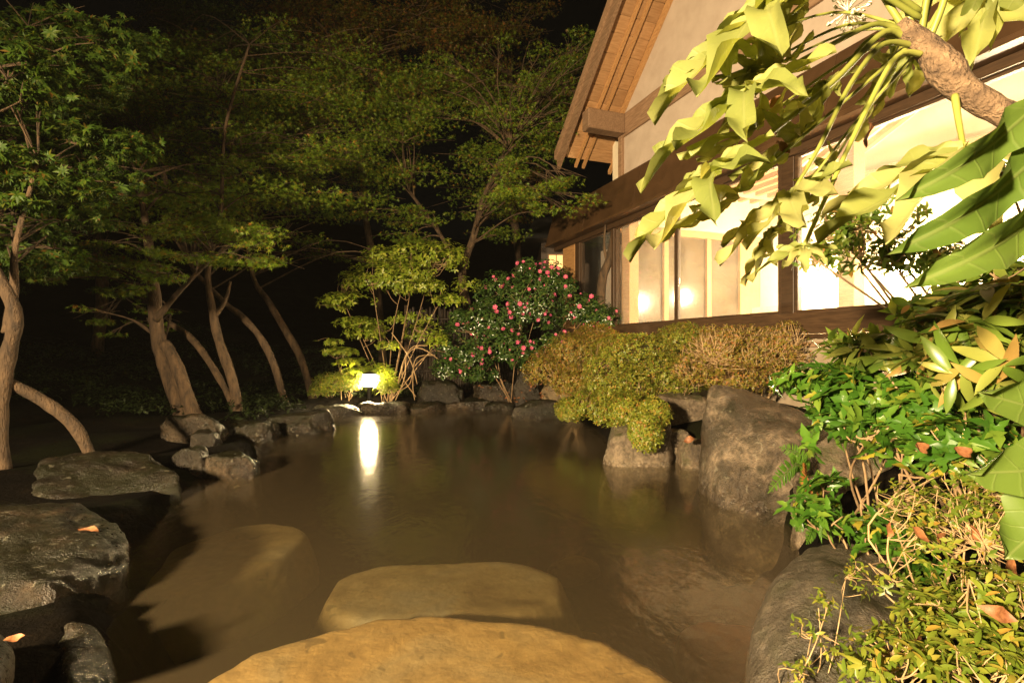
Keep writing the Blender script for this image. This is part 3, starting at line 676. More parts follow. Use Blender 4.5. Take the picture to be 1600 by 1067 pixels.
def shrub(name, label, cat, group, base, pads, tpl, tkey, mat, n_tips, k, size, n_ind=0, twigs=60, twig_mat='twig', twig_r=.006, stems=5, shell=.3, thr=-.35, freq=5, spread=.85, upb=.4, under=.25, stem_r=.012, sides=4, extra_twigs=0):
    base = Vector(base); base.z = max(base.z, .12); root = empty(name, base); tag(root, label, cat, group); bnp = np.array(base)
    tips, ax = pad_tips(pads, n_tips, shell, thr, freq, under)
    p, d, n_ = cluster(tips, ax, k, spread, upb)
    sz = size*(.65+.6*rng.random(len(p)))
    if n_ind:
        camd = nrm(np.array([0, 0, H])-p); face = np.sum(nrm(p-np.array(pads)[:, :3].mean(0))*camd, -1)
        score = face*.6-np.linalg.norm(p-np.array([0, 0, H]), axis=1)*.5+rng.random(len(p))*.35
        o_ = np.argsort(-score); sel, rest = o_[:n_ind], o_[n_ind:]
        me = tpl_mesh(tpl, tkey, M[mat])
        for i in sel:
            ob = bpy.data.objects.new('leaf', me); C.objects.link(ob); ob.parent = root
            ob.matrix_local = basis_mat(p[i]-bnp, d[i], n_[i], sz[i])
    else: rest = np.arange(len(p))
    if len(rest):
        V, Fc = place_leaves(tpl, p[rest]-bnp, d[rest], n_[rest], sz[rest])
        fo = link('foliage', mesh_np('foliage', V, Fc, 3), M[mat], root); fo['kind'] = 'stuff'
    # stems and twigs
    pc = np.array(pads)
    m = MB(); forks = []
    for i in range(stems):
        q = pc[i % len(pc)]; tgt = Vector(q[:3]-bnp)+Vector(rng.normal(size=3)*q[3:6]*.35)
        st = Vector((rng.normal()*.05, rng.normal()*.05, -.05)); mid = (st+tgt)*.5+Vector(rng.normal(size=3)*.06)
        pts = [Vector(v) for v in spline([st, mid, tgt], 4)]
        ms = MB().tube(pts, [stem_r*(1-.6*j/len(pts)) for j in range(len(pts))], 6); ms.build('stem', M[twig_mat], root, smooth=True)
        forks += pts[len(pts)//3:]
    idx = rng.choice(len(tips), min(twigs, len(tips)), replace=False)
    for i in idx:
        tgt = Vector(tips[i]-bnp); f = min(forks, key=lambda v: (v-tgt).length+rng.random()*.12*(tgt.length+.05)) if forks else Vector((0, 0, 0))
        mid = (f+tgt)*.5+Vector(rng.normal(size=3))*(tgt-f).length*.12
        mid.z -= (tgt-f).length*.1; pts = spline([f, mid, tgt], 3); m.tube(pts, [twig_r*(1-.55*q_/len(pts)) for q_ in range(len(pts))], sides, False)
    if m.v: tw = m.build('twigs', M[twig_mat], root); tw['kind'] = 'stuff'
    return root, tips, ax
def pd(px, py, Y, rx, ry, rz, w=None):
    p = P(px, py, Y); return (p.x, p.y, p.z, rx, ry, rz, w if w else rx*rz+rx*ry*.5)
# ------------------------------------------------------------------ trees
def tree(name, label, group, trunks, crowns, mat, leaf=.075, tpl=None, bark='bark', density=1.0, npad=10, flat=.2, droop=.5):
    """trunks: lists of (px,py,Y,radius px); crowns: (cx,cy,rx,ry px, Y0,Y1, pads)"""
    b = P(*trunks[0][0][:3]); base = Vector((b.x, b.y, gz(b.x, b.y))); root = empty(name, base); tag(root, label, 'tree', group)
    nodes = []
    for tr in trunks:
        ctrl = [tuple(P(px, py, Y)-base)+(r/F*Y,) for px, py, Y, r in tr]
        if ctrl[0][2] < .6: ctrl[0] = (ctrl[0][0], ctrl[0][1], min(ctrl[0][2], -.05), ctrl[0][3])
        sp = spline(ctrl, 5); pts = [Vector(s[:3]) for s in sp]; rad = [max(s[3]*(1+.06*rng.normal()), .006) for s in sp]
        if tr[0][1] > 590: rad[0] *= 1.45; rad[1] *= 1.2; rad[2] *= 1.05
        MB().tube(pts, rad, 10).build('trunk', M[bark], root, smooth=True)
        nodes += [(p, r) for p, r in list(zip(pts, rad))[len(pts)//2:]]
    pads = []; m = MB()
    for cx, cy, rx, ry, y0, y1, n in crowns:
        for i in range(int(n*2.0)):
            a = rng.random()*6.283; r = math.sqrt(rng.random())
            Y = y0+(y1-y0)*rng.random(); c = P(cx+rx*r*math.cos(a), cy+ry*r*math.sin(a), Y)
            s = (rx+ry)/2/F*Y*(.3+.25*rng.random()); s = min(s, 1.5)
            if c.z < .9: continue
            pads.append((c.x, c.y, c.z, s*1.15, s*.95, s*flat*(.7+.6*rng.random()), s*s))
            tgt = c-base; f, fr = min(nodes, key=lambda q: (q[0]-tgt).length+abs(q[0].z-tgt.z+.25)*.6+rng.random()*.5)
            ln = (tgt-f).length; mid = f.lerp(tgt, .5)+Vector((0, 0, .12*ln))+Vector(rng.normal(size=3))*ln*.06
            pts = [Vector(v) for v in spline([f, mid, tgt], 4)]; r0 = min(fr*.45, .022)
            m.tube(pts, [max(r0*(1-.75*j/len(pts)), .005) for j in range(len(pts))], 5, False)
            for j in range(5):
                e = tgt+Vector((rng.normal()*s*.7, rng.normal()*s*.6, rng.normal()*.08*s)); m.tube([pts[-3], (pts[-3]+e)*.5+Vector((0, 0, .05*s)), e], [.008, .006, .003], 3, False)
    br = m.build('branches', M[bark], root); br['kind'] = 'stuff'
    A = sum(p[6] for p in pads); nt_ = int(A*600*density)
    tips, ax = pad_tips(pads, nt_, .45, -.5, 4.0, .9)
    ax = nrm(ax*.35+np.array([0, 0, 1.0]))
    p, d, n_ = cluster(tips, ax, 3, .9, .2, .75)
    d[:, 2] -= droop*rng.random(len(d)); n_ = nrm(n_+np.array([0, -.5, 0]))
    sz = leaf*(.6+.7*rng.random(len(p)))
    if trunks[0][0][2] > 6: tpl = T_MAPLE5
    else: tpl = T_MAPLE
    V, Fc = place_leaves(tpl, p-np.array(base), d, n_, sz)
    fo = link('crown', mesh_np('crown', V, Fc, 3), M[mat], root); fo['kind'] = 'stuff'
    return root
GT = 'maples on the left bank and behind the pool'
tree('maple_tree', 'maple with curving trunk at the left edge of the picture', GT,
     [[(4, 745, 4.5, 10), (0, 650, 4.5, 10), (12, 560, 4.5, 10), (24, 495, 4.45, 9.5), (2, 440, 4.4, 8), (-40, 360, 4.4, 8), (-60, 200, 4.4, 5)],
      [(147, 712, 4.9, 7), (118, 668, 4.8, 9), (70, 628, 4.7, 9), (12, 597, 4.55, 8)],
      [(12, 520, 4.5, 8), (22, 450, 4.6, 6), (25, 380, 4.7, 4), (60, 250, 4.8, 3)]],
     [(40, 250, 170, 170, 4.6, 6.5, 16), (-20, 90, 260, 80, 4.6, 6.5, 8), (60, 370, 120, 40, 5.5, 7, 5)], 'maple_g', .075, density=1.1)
tree('maple_tree', 'maple with thick double trunk and low lit crown on the left bank', GT,
     [[(290, 642, 8.6, 12), (262, 580, 8.6, 11), (246, 520, 8.6, 10), (240, 450, 8.5, 9), (232, 380, 8.4, 6), (215, 270, 8.3, 4)],
      [(304, 640, 8.5, 9), (278, 575, 8.5, 9), (256, 535, 8.55, 8)],
      [(243, 500, 8.5, 5), (285, 450, 8.3, 4), (335, 400, 8.1, 3)]],
     [(300, 390, 140, 45, 7.0, 9.0, 13), (160, 440, 110, 45, 7.5, 9, 8), (250, 300, 160, 60, 8, 10, 8), (200, 500, 60, 30, 9, 10.5, 4)], 'maple', .066)
tree('maple_tree', 'slim maple forking low into a V behind the mossy stone', GT,
     [[(374, 636, 9.2, 6), (362, 590, 9.2, 8), (343, 535, 9.2, 7), (333, 490, 9.2, 6), (325, 420, 9.2, 4), (345, 330, 9.2, 3), (352, 200, 9.2, 2.5), (390, 70, 9.2, 1.5)],
      [(372, 632, 9.2, 5), (335, 578, 9.3, 5), (300, 530, 9.4, 5), (265, 505, 9.5, 4)],
      [(335, 495, 9.2, 4), (352, 470, 9.3, 3), (360, 440, 9.4, 2)]],
     [(350, 250, 170, 130, 9, 11.5, 13), (420, 130, 180, 80, 10, 12, 8)], 'maple', .066, density=.9)
tree('maple_tree', 'thin leaning maple, third trunk from the left behind the far rocks', GT,
     [[(446, 612, 10.2, 5), (428, 570, 10.2, 5.5), (405, 525, 10.2, 5.5), (375, 492, 10.2, 5), (352, 474, 10.2, 4), (300, 420, 10.4, 3)]],
     [(250, 160, 190, 110, 10, 12, 11), (400, 330, 120, 50, 10, 11.5, 6)], 'maple', .066, density=.9)
tree('maple_tree', 'thin leaning maple just left of the lantern bush', GT,
     [[(490, 606, 11.0, 6), (470, 560, 11, 6), (447, 518, 11, 5.5), (420, 472, 11, 5), (395, 430, 11.2, 3), (380, 330, 11.3, 2)]],
     [(520, 250, 130, 110, 11, 13, 11), (560, 390, 90, 40, 11.5, 13, 5)], 'maple', .066, density=.9)
tree('maple_tree', 'dark spreading tree behind the camellia with branches reaching the eave', GT,
     [[(742, 570, 12.6, 7), (735, 500, 12.6, 7), (722, 430, 12.6, 6), (740, 370, 12.4, 5), (760, 300, 12, 4), (800, 220, 11.5, 3)],
      [(724, 440, 12.6, 4), (690, 370, 12.6, 3), (640, 300, 12.4, 2.5)]],
     [(720, 210, 170, 120, 10.5, 13.5, 15), (850, 290, 75, 50, 9.2, 10.5, 9), (870, 150, 70, 70, 12, 14, 7), (885, 120, 55, 80, 11, 12.5, 7), (820, 130, 100, 80, 10, 13, 7), (680, 340, 120, 50, 11.5, 13.5, 6)], 'maple', .066, density=.85)
tree('maple_tree', 'maple with rust tinted crown at the top middle behind the pool', GT,
     [[(600, 560, 14.5, 6), (590, 450, 14.5, 6), (570, 330, 14.5, 5), (560, 200, 14.5, 4), (540, 90, 14.5, 3)]],
     [(480, 110, 170, 110, 13, 16, 13), (640, 60, 160, 80, 13, 16, 9)], 'maple_r', .085, density=.7)
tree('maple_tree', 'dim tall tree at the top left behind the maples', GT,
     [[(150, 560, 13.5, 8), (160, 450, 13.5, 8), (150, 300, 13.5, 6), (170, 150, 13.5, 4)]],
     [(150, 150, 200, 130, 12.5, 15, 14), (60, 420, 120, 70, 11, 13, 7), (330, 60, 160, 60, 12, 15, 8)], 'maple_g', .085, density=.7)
tree('maple_tree', 'dim tree top beside the roof edge against the black sky', GT,
     [[(800, 520, 17, 6), (810, 400, 17, 6), (790, 250, 17, 5), (800, 120, 17, 3)]],
     [(780, 120, 110, 90, 16, 18.5, 11), (700, 30, 150, 40, 16, 18.5, 7), (850, 330, 60, 70, 16, 18, 6)], 'maple_r', .09, density=.6)
# small trunk against the dark corner window
ct = empty('bare_garden_tree', (0, 0, 0)); p0 = P(938, 470, 10.5); ct.location = (p0.x, p0.y, gz(p0.x, p0.y)); tag(ct, 'slim crooked bare trunk in front of the dark corner window', 'tree')
def rel(o, px, py, Y): return P(px, py, Y)-o.location
for tr in ([(936, 560, 10.5, 8), (940, 445, 10.5, 7), (952, 405, 10.5, 6), (958, 360, 10.55, 4), (955, 330, 10.6, 3)], [(950, 412, 10.5, 3), (944, 385, 10.5, 2.2), (946, 350, 10.5, 1.6)]):
    sp = spline([tuple(rel(ct, *q[:3]))+(q[3]/F*q[2],) for q in tr], 4)
    MB().tube([s[:3] for s in sp], [s[3] for s in sp], 8).build('trunk', M['bark'], ct, smooth=True)

# dark undergrowth on the shaded left bank
ug = []
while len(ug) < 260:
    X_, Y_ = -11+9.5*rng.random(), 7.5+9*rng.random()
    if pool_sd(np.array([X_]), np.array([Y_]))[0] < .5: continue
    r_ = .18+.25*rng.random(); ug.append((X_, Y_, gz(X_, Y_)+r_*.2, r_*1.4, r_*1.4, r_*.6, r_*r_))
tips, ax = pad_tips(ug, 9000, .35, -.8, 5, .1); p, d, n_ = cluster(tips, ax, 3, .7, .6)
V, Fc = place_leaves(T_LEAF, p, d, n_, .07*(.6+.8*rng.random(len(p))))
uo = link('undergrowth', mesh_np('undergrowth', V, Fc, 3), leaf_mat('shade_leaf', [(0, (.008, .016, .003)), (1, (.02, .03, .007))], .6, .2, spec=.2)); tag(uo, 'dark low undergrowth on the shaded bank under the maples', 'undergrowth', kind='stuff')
# ------------------------------------------------------------------ brushwood fence
fe = empty('brushwood_fence', (-2.6, 12.9, .2)); tag(fe, 'low brown brushwood fence behind the bright green shrub', 'fence')
fm = [MB().tube([(0, 0, 0), (.01*k, 0, 2.0+.05*k)], [.035, .03], 6) for k in range(3)]
fms = [m.build('slat', M['bamboo'], fe).data for m in fm]
for o in list(fe.children): bpy.data.objects.remove(o)
for i in range(44):
    o = bpy.data.objects.new('slat', fms[i % 3]); C.objects.link(o); o.parent = fe; o.location = (i*.066, rng.normal()*.012, 0); o.rotation_euler = (0, rng.normal()*.015, rng.random()*6)
for z in (.5, 1.2, 1.8): MB().tube([(-.1, -.06, z), (2.95, -.06, z)], .03, 8).build('rail', M['bamboo'], fe)
for x in (-.08, 1.45, 2.95): MB().tube([(x, .07, -.2), (x, .07, 2.15)], .05, 8).build('post', M['bark'], fe)

# ------------------------------------------------------------------ shrubs at the far end
bp = P(610, 610, 11.2)
shrub('leafy_shrub', 'tall airy bright green shrub behind the lantern', 'shrub', None, (bp.x, bp.y, gz(bp.x, bp.y)),
      [pd(600, 440, 11.2, 1.0, .6, .42), pd(680, 405, 11.4, .85, .6, .38), pd(640, 430, 11.3, .8, .6, .4), pd(545, 470, 11.1, .6, .5, .22), pd(660, 450, 11.0, .7, .5, .2), pd(700, 470, 10.9, .45, .4, .16), pd(560, 505, 11, .55, .4, .14), pd(640, 395, 11.6, .5, .5, .2),
       pd(690, 535, 10.7, .42, .3, .2), pd(610, 540, 10.8, .35, .25, .14), pd(520, 475, 11.1, .4, .4, .22), pd(575, 520, 11.1, .5, .4, .2), pd(725, 445, 11.3, .4, .4, .24), pd(645, 495, 11.2, .6, .4, .22), pd(600, 400, 11.5, .5, .4, .25), pd(660, 520, 11.3, .5, .4, .25), pd(560, 440, 11.4, .5, .4, .25)],
      T_LEAF, 'leaf', 'green', 2900, 4, .095, 300, 200, 'twig', .007, 9, .5, -.45, 4.0, .85, .6, .6, .014)
bp = P(545, 620, 10.9)
shrub('maple_sapling', 'small maple spray lit brilliantly by the lantern', 'shrub', None, (bp.x, bp.y, gz(bp.x, bp.y)),
      [pd(530, 550, 10.9, .42, .3, .1), pd(550, 565, 10.8, .4, .3, .1), pd(515, 535, 11, .3, .3, .08), pd(560, 578, 10.9, .35, .3, .08)],
      T_MAPLE, 'maple', 'green', 240, 3, .10, 200, 30, 'twig', .005, 4, .5, -.4, 5, .9, .8, .6, .01)
bp = P(540, 632, 10.6)
shrub('azalea_bush', 'round clipped bush at the left of the lantern', 'shrub', None, (bp.x, bp.y, gz(bp.x, bp.y)),
      [pd(535, 605, 10.75, .62, .4, .3), pd(560, 600, 11.0, .5, .3, .32), pd(505, 615, 10.7, .3, .3, .16)],
      T_SMALL, 'small', 'rosette', 2600, 3, .045, 0, 150, 'dry_twig', .004, 5, .2, -.7, 8, .8, .3, .2)
bp = P(605, 632, 10.7)
shrub('fern_clump', 'bright fern clump right of the lantern', 'shrub', None, (bp.x, bp.y, gz(bp.x, bp.y)),
      [pd(605, 608, 10.75, .3, .25, .28), pd(590, 585, 11.05, .4, .2, .25)], T_LONG, 'long', 'green', 260, 4, .11, 0, 30, 'twig', .004, 3, .4, -.6, 5, .7, .6)
# dangling vine stalks right of the lantern
vn = empty('hanging_vine', (-2.1, 10.7, .2)); tag(vn, 'tangle of bare arching vine stalks right of the lantern', 'vine')
for tr in ([(690, 565), (660, 545), (640, 550), (628, 585), (650, 620)], [(655, 540), (636, 555), (632, 590), (618, 625)], [(680, 555), (650, 560), (645, 600), (648, 625)], [(672, 552), (648, 572), (640, 600), (620, 612)], [(612, 520), (640, 560), (652, 600)], [(668, 540), (645, 542), (630, 565), (622, 600)]):
    sp = spline([tuple(rel(vn, a, b, 10.65+.1*rng.random())) for a, b in tr], 5)
    MB().tube(sp, .011, 5).build('stalk', M['dry_twig'], vn, smooth=True)
# camellia
bp = P(800, 590, 10.9); cam_root, ctips, cax = shrub('camellia', 'dark glossy camellia bush covered in pink flowers beside the building', 'shrub', None, (bp.x, bp.y, gz(bp.x, bp.y)),
      [pd(825, 475, 11.0, .9, .6, .75), pd(855, 440, 11.2, .55, .5, .5), pd(765, 505, 10.8, .6, .5, .55), pd(800, 545, 10.6, .85, .5, .5), pd(905, 485, 10.7, .5, .4, .35), pd(735, 560, 10.6, .5, .4, .36), pd(930, 480, 10.5, .32, .3, .25), pd(822, 425, 11.2, .35, .3, .32),
       pd(750, 585, 10.5, .5, .3, .2), pd(860, 540, 10.4, .5, .4, .4), pd(780, 450, 11.1, .4, .4, .35), pd(880, 450, 11, .35, .3, .3), pd(710, 540, 10.9, .4, .4, .45), pd(755, 470, 11.2, .45, .4, .4), pd(940, 500, 10.3, .38, .3, .28), pd(700, 575, 10.6, .35, .3, .3), pd(720, 500, 11.2, .35, .3, .35)],
      T_LEAF, 'leaf', 'camellia', 7500, 3, .08, 300, 200, 'twig', .006, 8, .42, -.5, 4, .8, .3, .8)
def flower_mesh():
    V = []; Fc = []
    for ring, (n, l, up) in enumerate(((6, 1.0, .25), (5, .7, .7))):
        for i in range(n):
            a = 2*math.pi*(i+.5*ring)/n; k = len(V); c, s = math.cos(a), math.sin(a)
            def q(r, t, z): return (c*r-s*t, s*r+c*t, z)
            V += [q(.05, 0, 0), q(l*.6, -.42*l, up*.45), q(l, -.2*l, up), q(l, .2*l, up), q(l*.6, .42*l, up*.45), q(l*.55, 0, up*.2)]
            Fc += [(k, k+1, k+5), (k+1, k+2, k+5), (k+2, k+3, k+5), (k+3, k+4, k+5), (k+4, k, k+5)]
    return mesh_np('flower', V, Fc, 3, smooth=True)
fmesh = flower_mesh(); fmesh.materials.append(M['petal']); smesh = sphere_mesh('stamen', .2, 8, 5); smesh.materials.append(M['stamen'])
fc = np.sum(nrm(cax)*nrm(np.array([.3, 0, H])-ctips), -1); cand = np.where(fc > .35)[0]; rng.shuffle(cand); got = []
for i in cand:
    px = 800+ctips[i, 0]/ctips[i, 1]*F
    if px < 740 and rng.random() < .5: continue
    if all(np.linalg.norm(ctips[i]-ctips[j]) > .1 for j in got): got.append(i)
    if len(got) >= 150: break
for i in got:
    o = bpy.data.objects.new('flower', fmesh); C.objects.link(o); o.parent = cam_root
    o.matrix_local = basis_mat(np.array(ctips[i])+cax[i]*.05-np.array(cam_root.location), np.cross(cax[i]+.01, [.2, .5, .9]), cax[i]+np.array([0, -.5, 0])+rng.normal(size=3)*.25, .022+.030*rng.random())
    s_ = bpy.data.objects.new('stamen', smesh); C.objects.link(s_); s_.parent = o; s_.location = (0, 0, .25)

# ------------------------------------------------------------------ clipped azalea hedge on the right bank
HG = 'clipped azaleas below the windows'
bp = P(900, 600, 8.6)
shrub('azalea_bush', 'bronze tinted azalea at the left end of the hedge below the camellia', 'shrub', HG, (bp.x, bp.y, gz(bp.x, bp.y)),
      [pd(905, 552, 8.8, .6, .6, .42), pd(855, 578, 8.7, .38, .4, .28), pd(930, 535, 8.9, .45, .5, .3), pd(925, 595, 8.2, .5, .4, .36), pd(890, 600, 8.2, .35, .35, .25), pd(960, 540, 8.4, .4, .4, .28)], T_SMALL, 'small', 'azalea_o', 8500, 4, .036, 0, 600, 'dry_twig', .004, 7, .2, -.9, 6, .75, .3, .8)
bp = P(1020, 610, 7.2)
shrub('azalea_bush', 'big green azalea mound spilling a tongue of leaves over the waterline boulder', 'shrub', HG, (bp.x, bp.y, gz(bp.x, bp.y)),
      [pd(1000, 560, 7.2, .75, .6, .42), pd(1065, 532, 7.3, .5, .5, .25), pd(955, 590, 7.0, .45, .5, .45), pd(915, 630, 7.1, .26, .3, .25), pd(985, 620, 6.5, .42, .4, .36), pd(1006, 672, 5.45, .17, .18, .2, .3), pd(1020, 645, 5.6, .18, .2, .18, .25), pd(975, 640, 5.9, .25, .25, .2, .25), pd(890, 640, 7.3, .25, .3, .2, .2), pd(1035, 590, 6.7, .5, .4, .3), pd(945, 640, 6.8, .28, .3, .26), pd(1075, 590, 6.6, .3, .3, .2)],
      T_SMALL, 'small', 'azalea', 16000, 4, .036, 0, 700, 'twig', .004, 9, .2, -.95, 6, .75, .35, .9)
bp = P(1180, 600, 6.3)
shrub('azalea_bush', 'dry twiggy brown azalea at the right end of the hedge above the largest boulder', 'shrub', HG, (bp.x, bp.y, gz(bp.x, bp.y)),
      [pd(1170, 555, 6.4, .55, .45, .36), pd(1222, 545, 6.2, .26, .35, .30), pd(1120, 548, 6.5, .42, .4, .3), pd(1150, 590, 6.0, .46, .35, .18), pd(1085, 580, 6.3, .3, .3, .22), pd(1215, 585, 6.1, .25, .3, .18)], T_SMALL, 'small', 'azalea_o', 4200, 4, .034, 0, 2200, 'dry_twig', .005, 12, .26, -.7, 6, .75, .35, .8)
# ------------------------------------------------------------------ foreground plants, right
bp = P(1360, 640, 2.9)
shrub('pointed_leaf_shrub', 'green shrub with pointed leaves overhanging the olive boulder', 'shrub', None, (bp.x, bp.y, gz(bp.x, bp.y)),
      [pd(1285, 598, 3.1, .26, .3, .11), pd(1350, 620, 2.8, .34, .3, .17), pd(1300, 650, 2.8, .2, .25, .08), pd(1440, 640, 2.6, .34, .3, .2), pd(1320, 680, 2.6, .24, .25, .12), pd(1420, 700, 2.4, .26, .25, .12), pd(1490, 690, 2.3, .25, .25, .14), pd(1500, 610, 2.6, .3, .3, .14), pd(1380, 730, 2.35, .14, .2, .08)],
      T_IVY, 'ivy', 'ivy', 580, 4, .092, 300, 130, 'twig', .005, 9, .45, -.35, 6, .8, .4, .8, .008)
bp = P(1340, 830, 2.6)
shrub('pointed_leaf_shrub', 'low clump of pointed green leaves above the smooth dark boulder', 'shrub', None, (bp.x, bp.y, gz(bp.x, bp.y)),
      [pd(1292, 800, 2.7, .2, .2, .08), pd(1300, 765, 2.7, .16, .18, .07), pd(1360, 820, 2.5, .22, .2, .09), pd(1390, 870, 2.2, .12, .15, .07), pd(1340, 770, 2.7, .2, .2, .07)],
      T_IVY, 'ivy', 'ivy', 165, 4, .082, 240, 40, 'twig', .004, 5, .45, -.5, 6, .8, .4, .8, .006)
bp = P(1500, 620, 2.4)
shrub('narrow_leaf_shrub', 'shrub of long narrow arching leaves under the big window', 'shrub', None, (bp.x, bp.y, gz(bp.x, bp.y)),
      [pd(1360, 545, 2.9, .28, .3, .07), pd(1440, 555, 2.6, .34, .3, .10), pd(1520, 530, 2.4, .34, .3, .14), pd(1580, 500, 2.3, .3, .3, .16), pd(1560, 570, 2.2, .3, .3, .14)],
      T_LONG, 'long', 'pieris', 290, 5, .17, 300, 80, 'twig', .005, 7, .5, -.5, 5, .85, .35, .8, .009)
bp = P(1560, 560, 2.6)
shrub('round_leaf_shrub', 'leafy shoots standing up against the lit window sill at the right edge', 'shrub', None, (bp.x, bp.y, gz(bp.x, bp.y)),
      [pd(1500, 470, 2.8, .26, .2, .10), pd(1570, 455, 2.6, .25, .2, .12), pd(1460, 490, 2.9, .22, .2, .08), pd(1540, 410, 2.6, .22, .2, .08)],
      T_LEAF, 'leaf', 'winbush', 150, 4, .10, 260, 40, 'twig', .005, 6, .55, -.5, 5, .8, .5, .8, .008)
bp = P(1620, 600, 3.2)
shrub('window_shrub', 'loose twiggy bush of small leaves in front of the big window', 'shrub', None, (bp.x, bp.y, gz(bp.x, bp.y)),
      [pd(1320, 370, 3.3, .27, .25, .2), pd(1380, 330, 3.3, .28, .25, .18), pd(1400, 400, 3.2, .22, .25, .18), pd(1290, 400, 3.3, .16, .2, .1), pd(1350, 420, 3.25, .2, .2, .08), pd(1470, 400, 3.1, .2, .2, .1), pd(1560, 270, 3.2, .12, .15, .10)],
      T_LEAF, 'leaf', 'winbush', 520, 4, .055, 300, 160, 'twig', .005, 8, .55, -.3, 7, .8, .4, .8, .012)
bp = P(1480, 880, 1.9)
shrub('azalea_bush', 'half bare azalea of tangled pale twigs among dead leaves', 'shrub', None, (bp.x, bp.y, gz(bp.x, bp.y)),
      [pd(1380, 890, 1.95, .16, .18, .09), pd(1440, 850, 2.0, .2, .2, .10), pd(1510, 800, 2.0, .2, .2, .12), pd(1560, 840, 1.85, .18, .2, .12), pd(1450, 790, 2.2, .2, .2, .08), pd(1550, 740, 2.1, .2, .2, .09)],
      T_SMALL, 'small', 'rosette', 420, 5, .030, 0, 420, 'dry_twig', .0019, 12, .4, -.5, 7, .75, .4, .8, .006)
bp = P(1480, 1080, 1.5)
shrub('azalea_bush', 'yellow-green azalea rosettes filling the bottom right corner', 'shrub', None, (bp.x, bp.y, gz(bp.x, bp.y)-.1),
      [pd(1420, 1030, 1.45, .15, .15, .08), pd(1500, 980, 1.5, .18, .18, .09), pd(1570, 940, 1.5, .15, .18, .1), pd(1560, 1040, 1.35, .16, .15, .09), pd(1360, 1050, 1.55, .1, .12, .05), pd(1460, 950, 1.65, .15, .15, .06)],
      T_NARROW, 'narrow', 'rosette', 300, 6, .042, 300, 160, 'dry_twig', .0022, 9, .4, -.6, 8, .75, .5, .8, .005)
bp = P(1262, 1075, 1.75)
shrub('azalea_sprig', 'thin upright azalea sprig in front of the smooth dark boulder', 'shrub', None, (bp.x, bp.y, gz(bp.x, bp.y)),
      [pd(1285, 940, 1.75, .05, .05, .045), pd(1262, 985, 1.72, .04, .05, .06), pd(1300, 1000, 1.7, .05, .05, .06), pd(1255, 1055, 1.65, .05, .05, .04), pd(1330, 900, 1.85, .07, .07, .05)],
      T_NARROW, 'narrow', 'rosette', 56, 5, .026, 260, 34, 'dry_twig', .0015, 7, .6, -3, 8, .75, .7, .8, .0028)

# fern on the boulder: fronds of many pinnae
fr_ = empty('fern', P(1262, 740, 3.25)); tag(fr_, 'fern with green and rusty fronds growing from the crack beside the largest boulder', 'fern')
def frond(tr, mat, wmax, lab=None):
    sp = [np.array(s) for s in spline([tuple(rel(fr_, *q)) for q in tr], 8)]; V = []; Fc = []; n = len(sp); vw = np.array([0, 1, .1])
    m = MB().tube(sp, .0035, 4); V = list(m.v); Fq = []
    pos = []; dr = []; nn = []; sz = []
    for i in range(1, n):
        for f in (0, .5):
            if f and i % 2: continue
            p = sp[i-1]+(sp[i]-sp[i-1])*f; t = nrm(sp[i]-sp[i-1]); u = (i+f)/n
            l = wmax*math.sin(math.pi*min(u*.92+.12, 1))**.7
            side = nrm(np.cross(t, vw))
            for s in (-1, 1): pos.append(p); dr.append(side*s+t*.45+rng.normal(size=3)*.08); nn.append(-vw+rng.normal(size=3)*.15); sz.append(l)
    Vp, Fp = place_leaves(t_ellipse(.10, 4, .2, .1), np.array(pos), np.array(dr), np.array(nn), np.array(sz))
    k = len(Vp); me = bpy.data.meshes.new('frond'); me.from_pydata([tuple(v) for v in Vp]+V, [], [tuple(f) for f in Fp]+[tuple(j+k for j in f) for f in m.f])
    o = link('frond', me, M[mat], fr_)
    if lab: o['label'] = lab
frond([(1262, 735, 3.25), (1245, 725, 3.15), (1222, 745, 3.05), (1200, 770, 3.0)], 'fern', .075)
frond([(1262, 730, 3.3), (1245, 708, 3.3), (1218, 698, 3.3)], 'fern', .06)
frond([(1258, 745, 3.2), (1256, 780, 3.05), (1248, 812, 2.95), (1244, 830, 2.9)], 'fern', .075)
frond([(1265, 760, 3.15), (1275, 800, 2.95), (1268, 830, 2.85), (1260, 850, 2.8)], 'fern', .06)
frond([(1258, 725, 3.2), (1260, 750, 3.05), (1270, 775, 2.98), (1278, 792, 2.95)], 'fernbrown', .05, 'withered rust brown frond')
frond([(1262, 690, 3.4), (1270, 675, 3.4), (1285, 668, 3.4)], 'fern', .045)

# ------------------------------------------------------------------ broad-leaved branch in the upper right
FB = P(1560, 178, 1.32); fa = empty('broad_leaf_tree', (FB.x+.35, FB.y, 0.3)); tag(fa, 'broad lobed leaves on long stalks from a pale branch at the upper right', 'tree')
def frel(px, py, Y): return P(px, py, Y)-fa.location
sp = spline([tuple(frel(*q[:3]))+(q[3]/F*q[2],) for q in ((1720, 700, 1.3, 26), (1720, 300, 1.3, 24), (1660, 215, 1.3, 21), (1570, 178, 1.32, 19), (1505, 140, 1.36, 20), (1478, 110, 1.38, 25), (1458, 85, 1.4, 20), (1432, 62, 1.42, 17), (1405, 40, 1.44, 13))], 6)
MB().tube([s[:3] for s in sp], [s[3]*(1+.025*rng.normal()) for s in sp], 14).build('branch', M['branch'], fa, smooth=True)
FT = [fatsia_template(s, c) for s, c in ((1, .12), (2, .2), (3, .06))]+[fatsia_template(4, .15, (0,), (1,), .082), fatsia_template(5, .1, (0,), (1,), .26)]
for f_ in FT: f_.materials.append(M['fatsia'])
FG = [m.copy() for m in FT]
for f_ in FG: f_.materials.clear(); f_.materials.append(M['fatsia_g'])
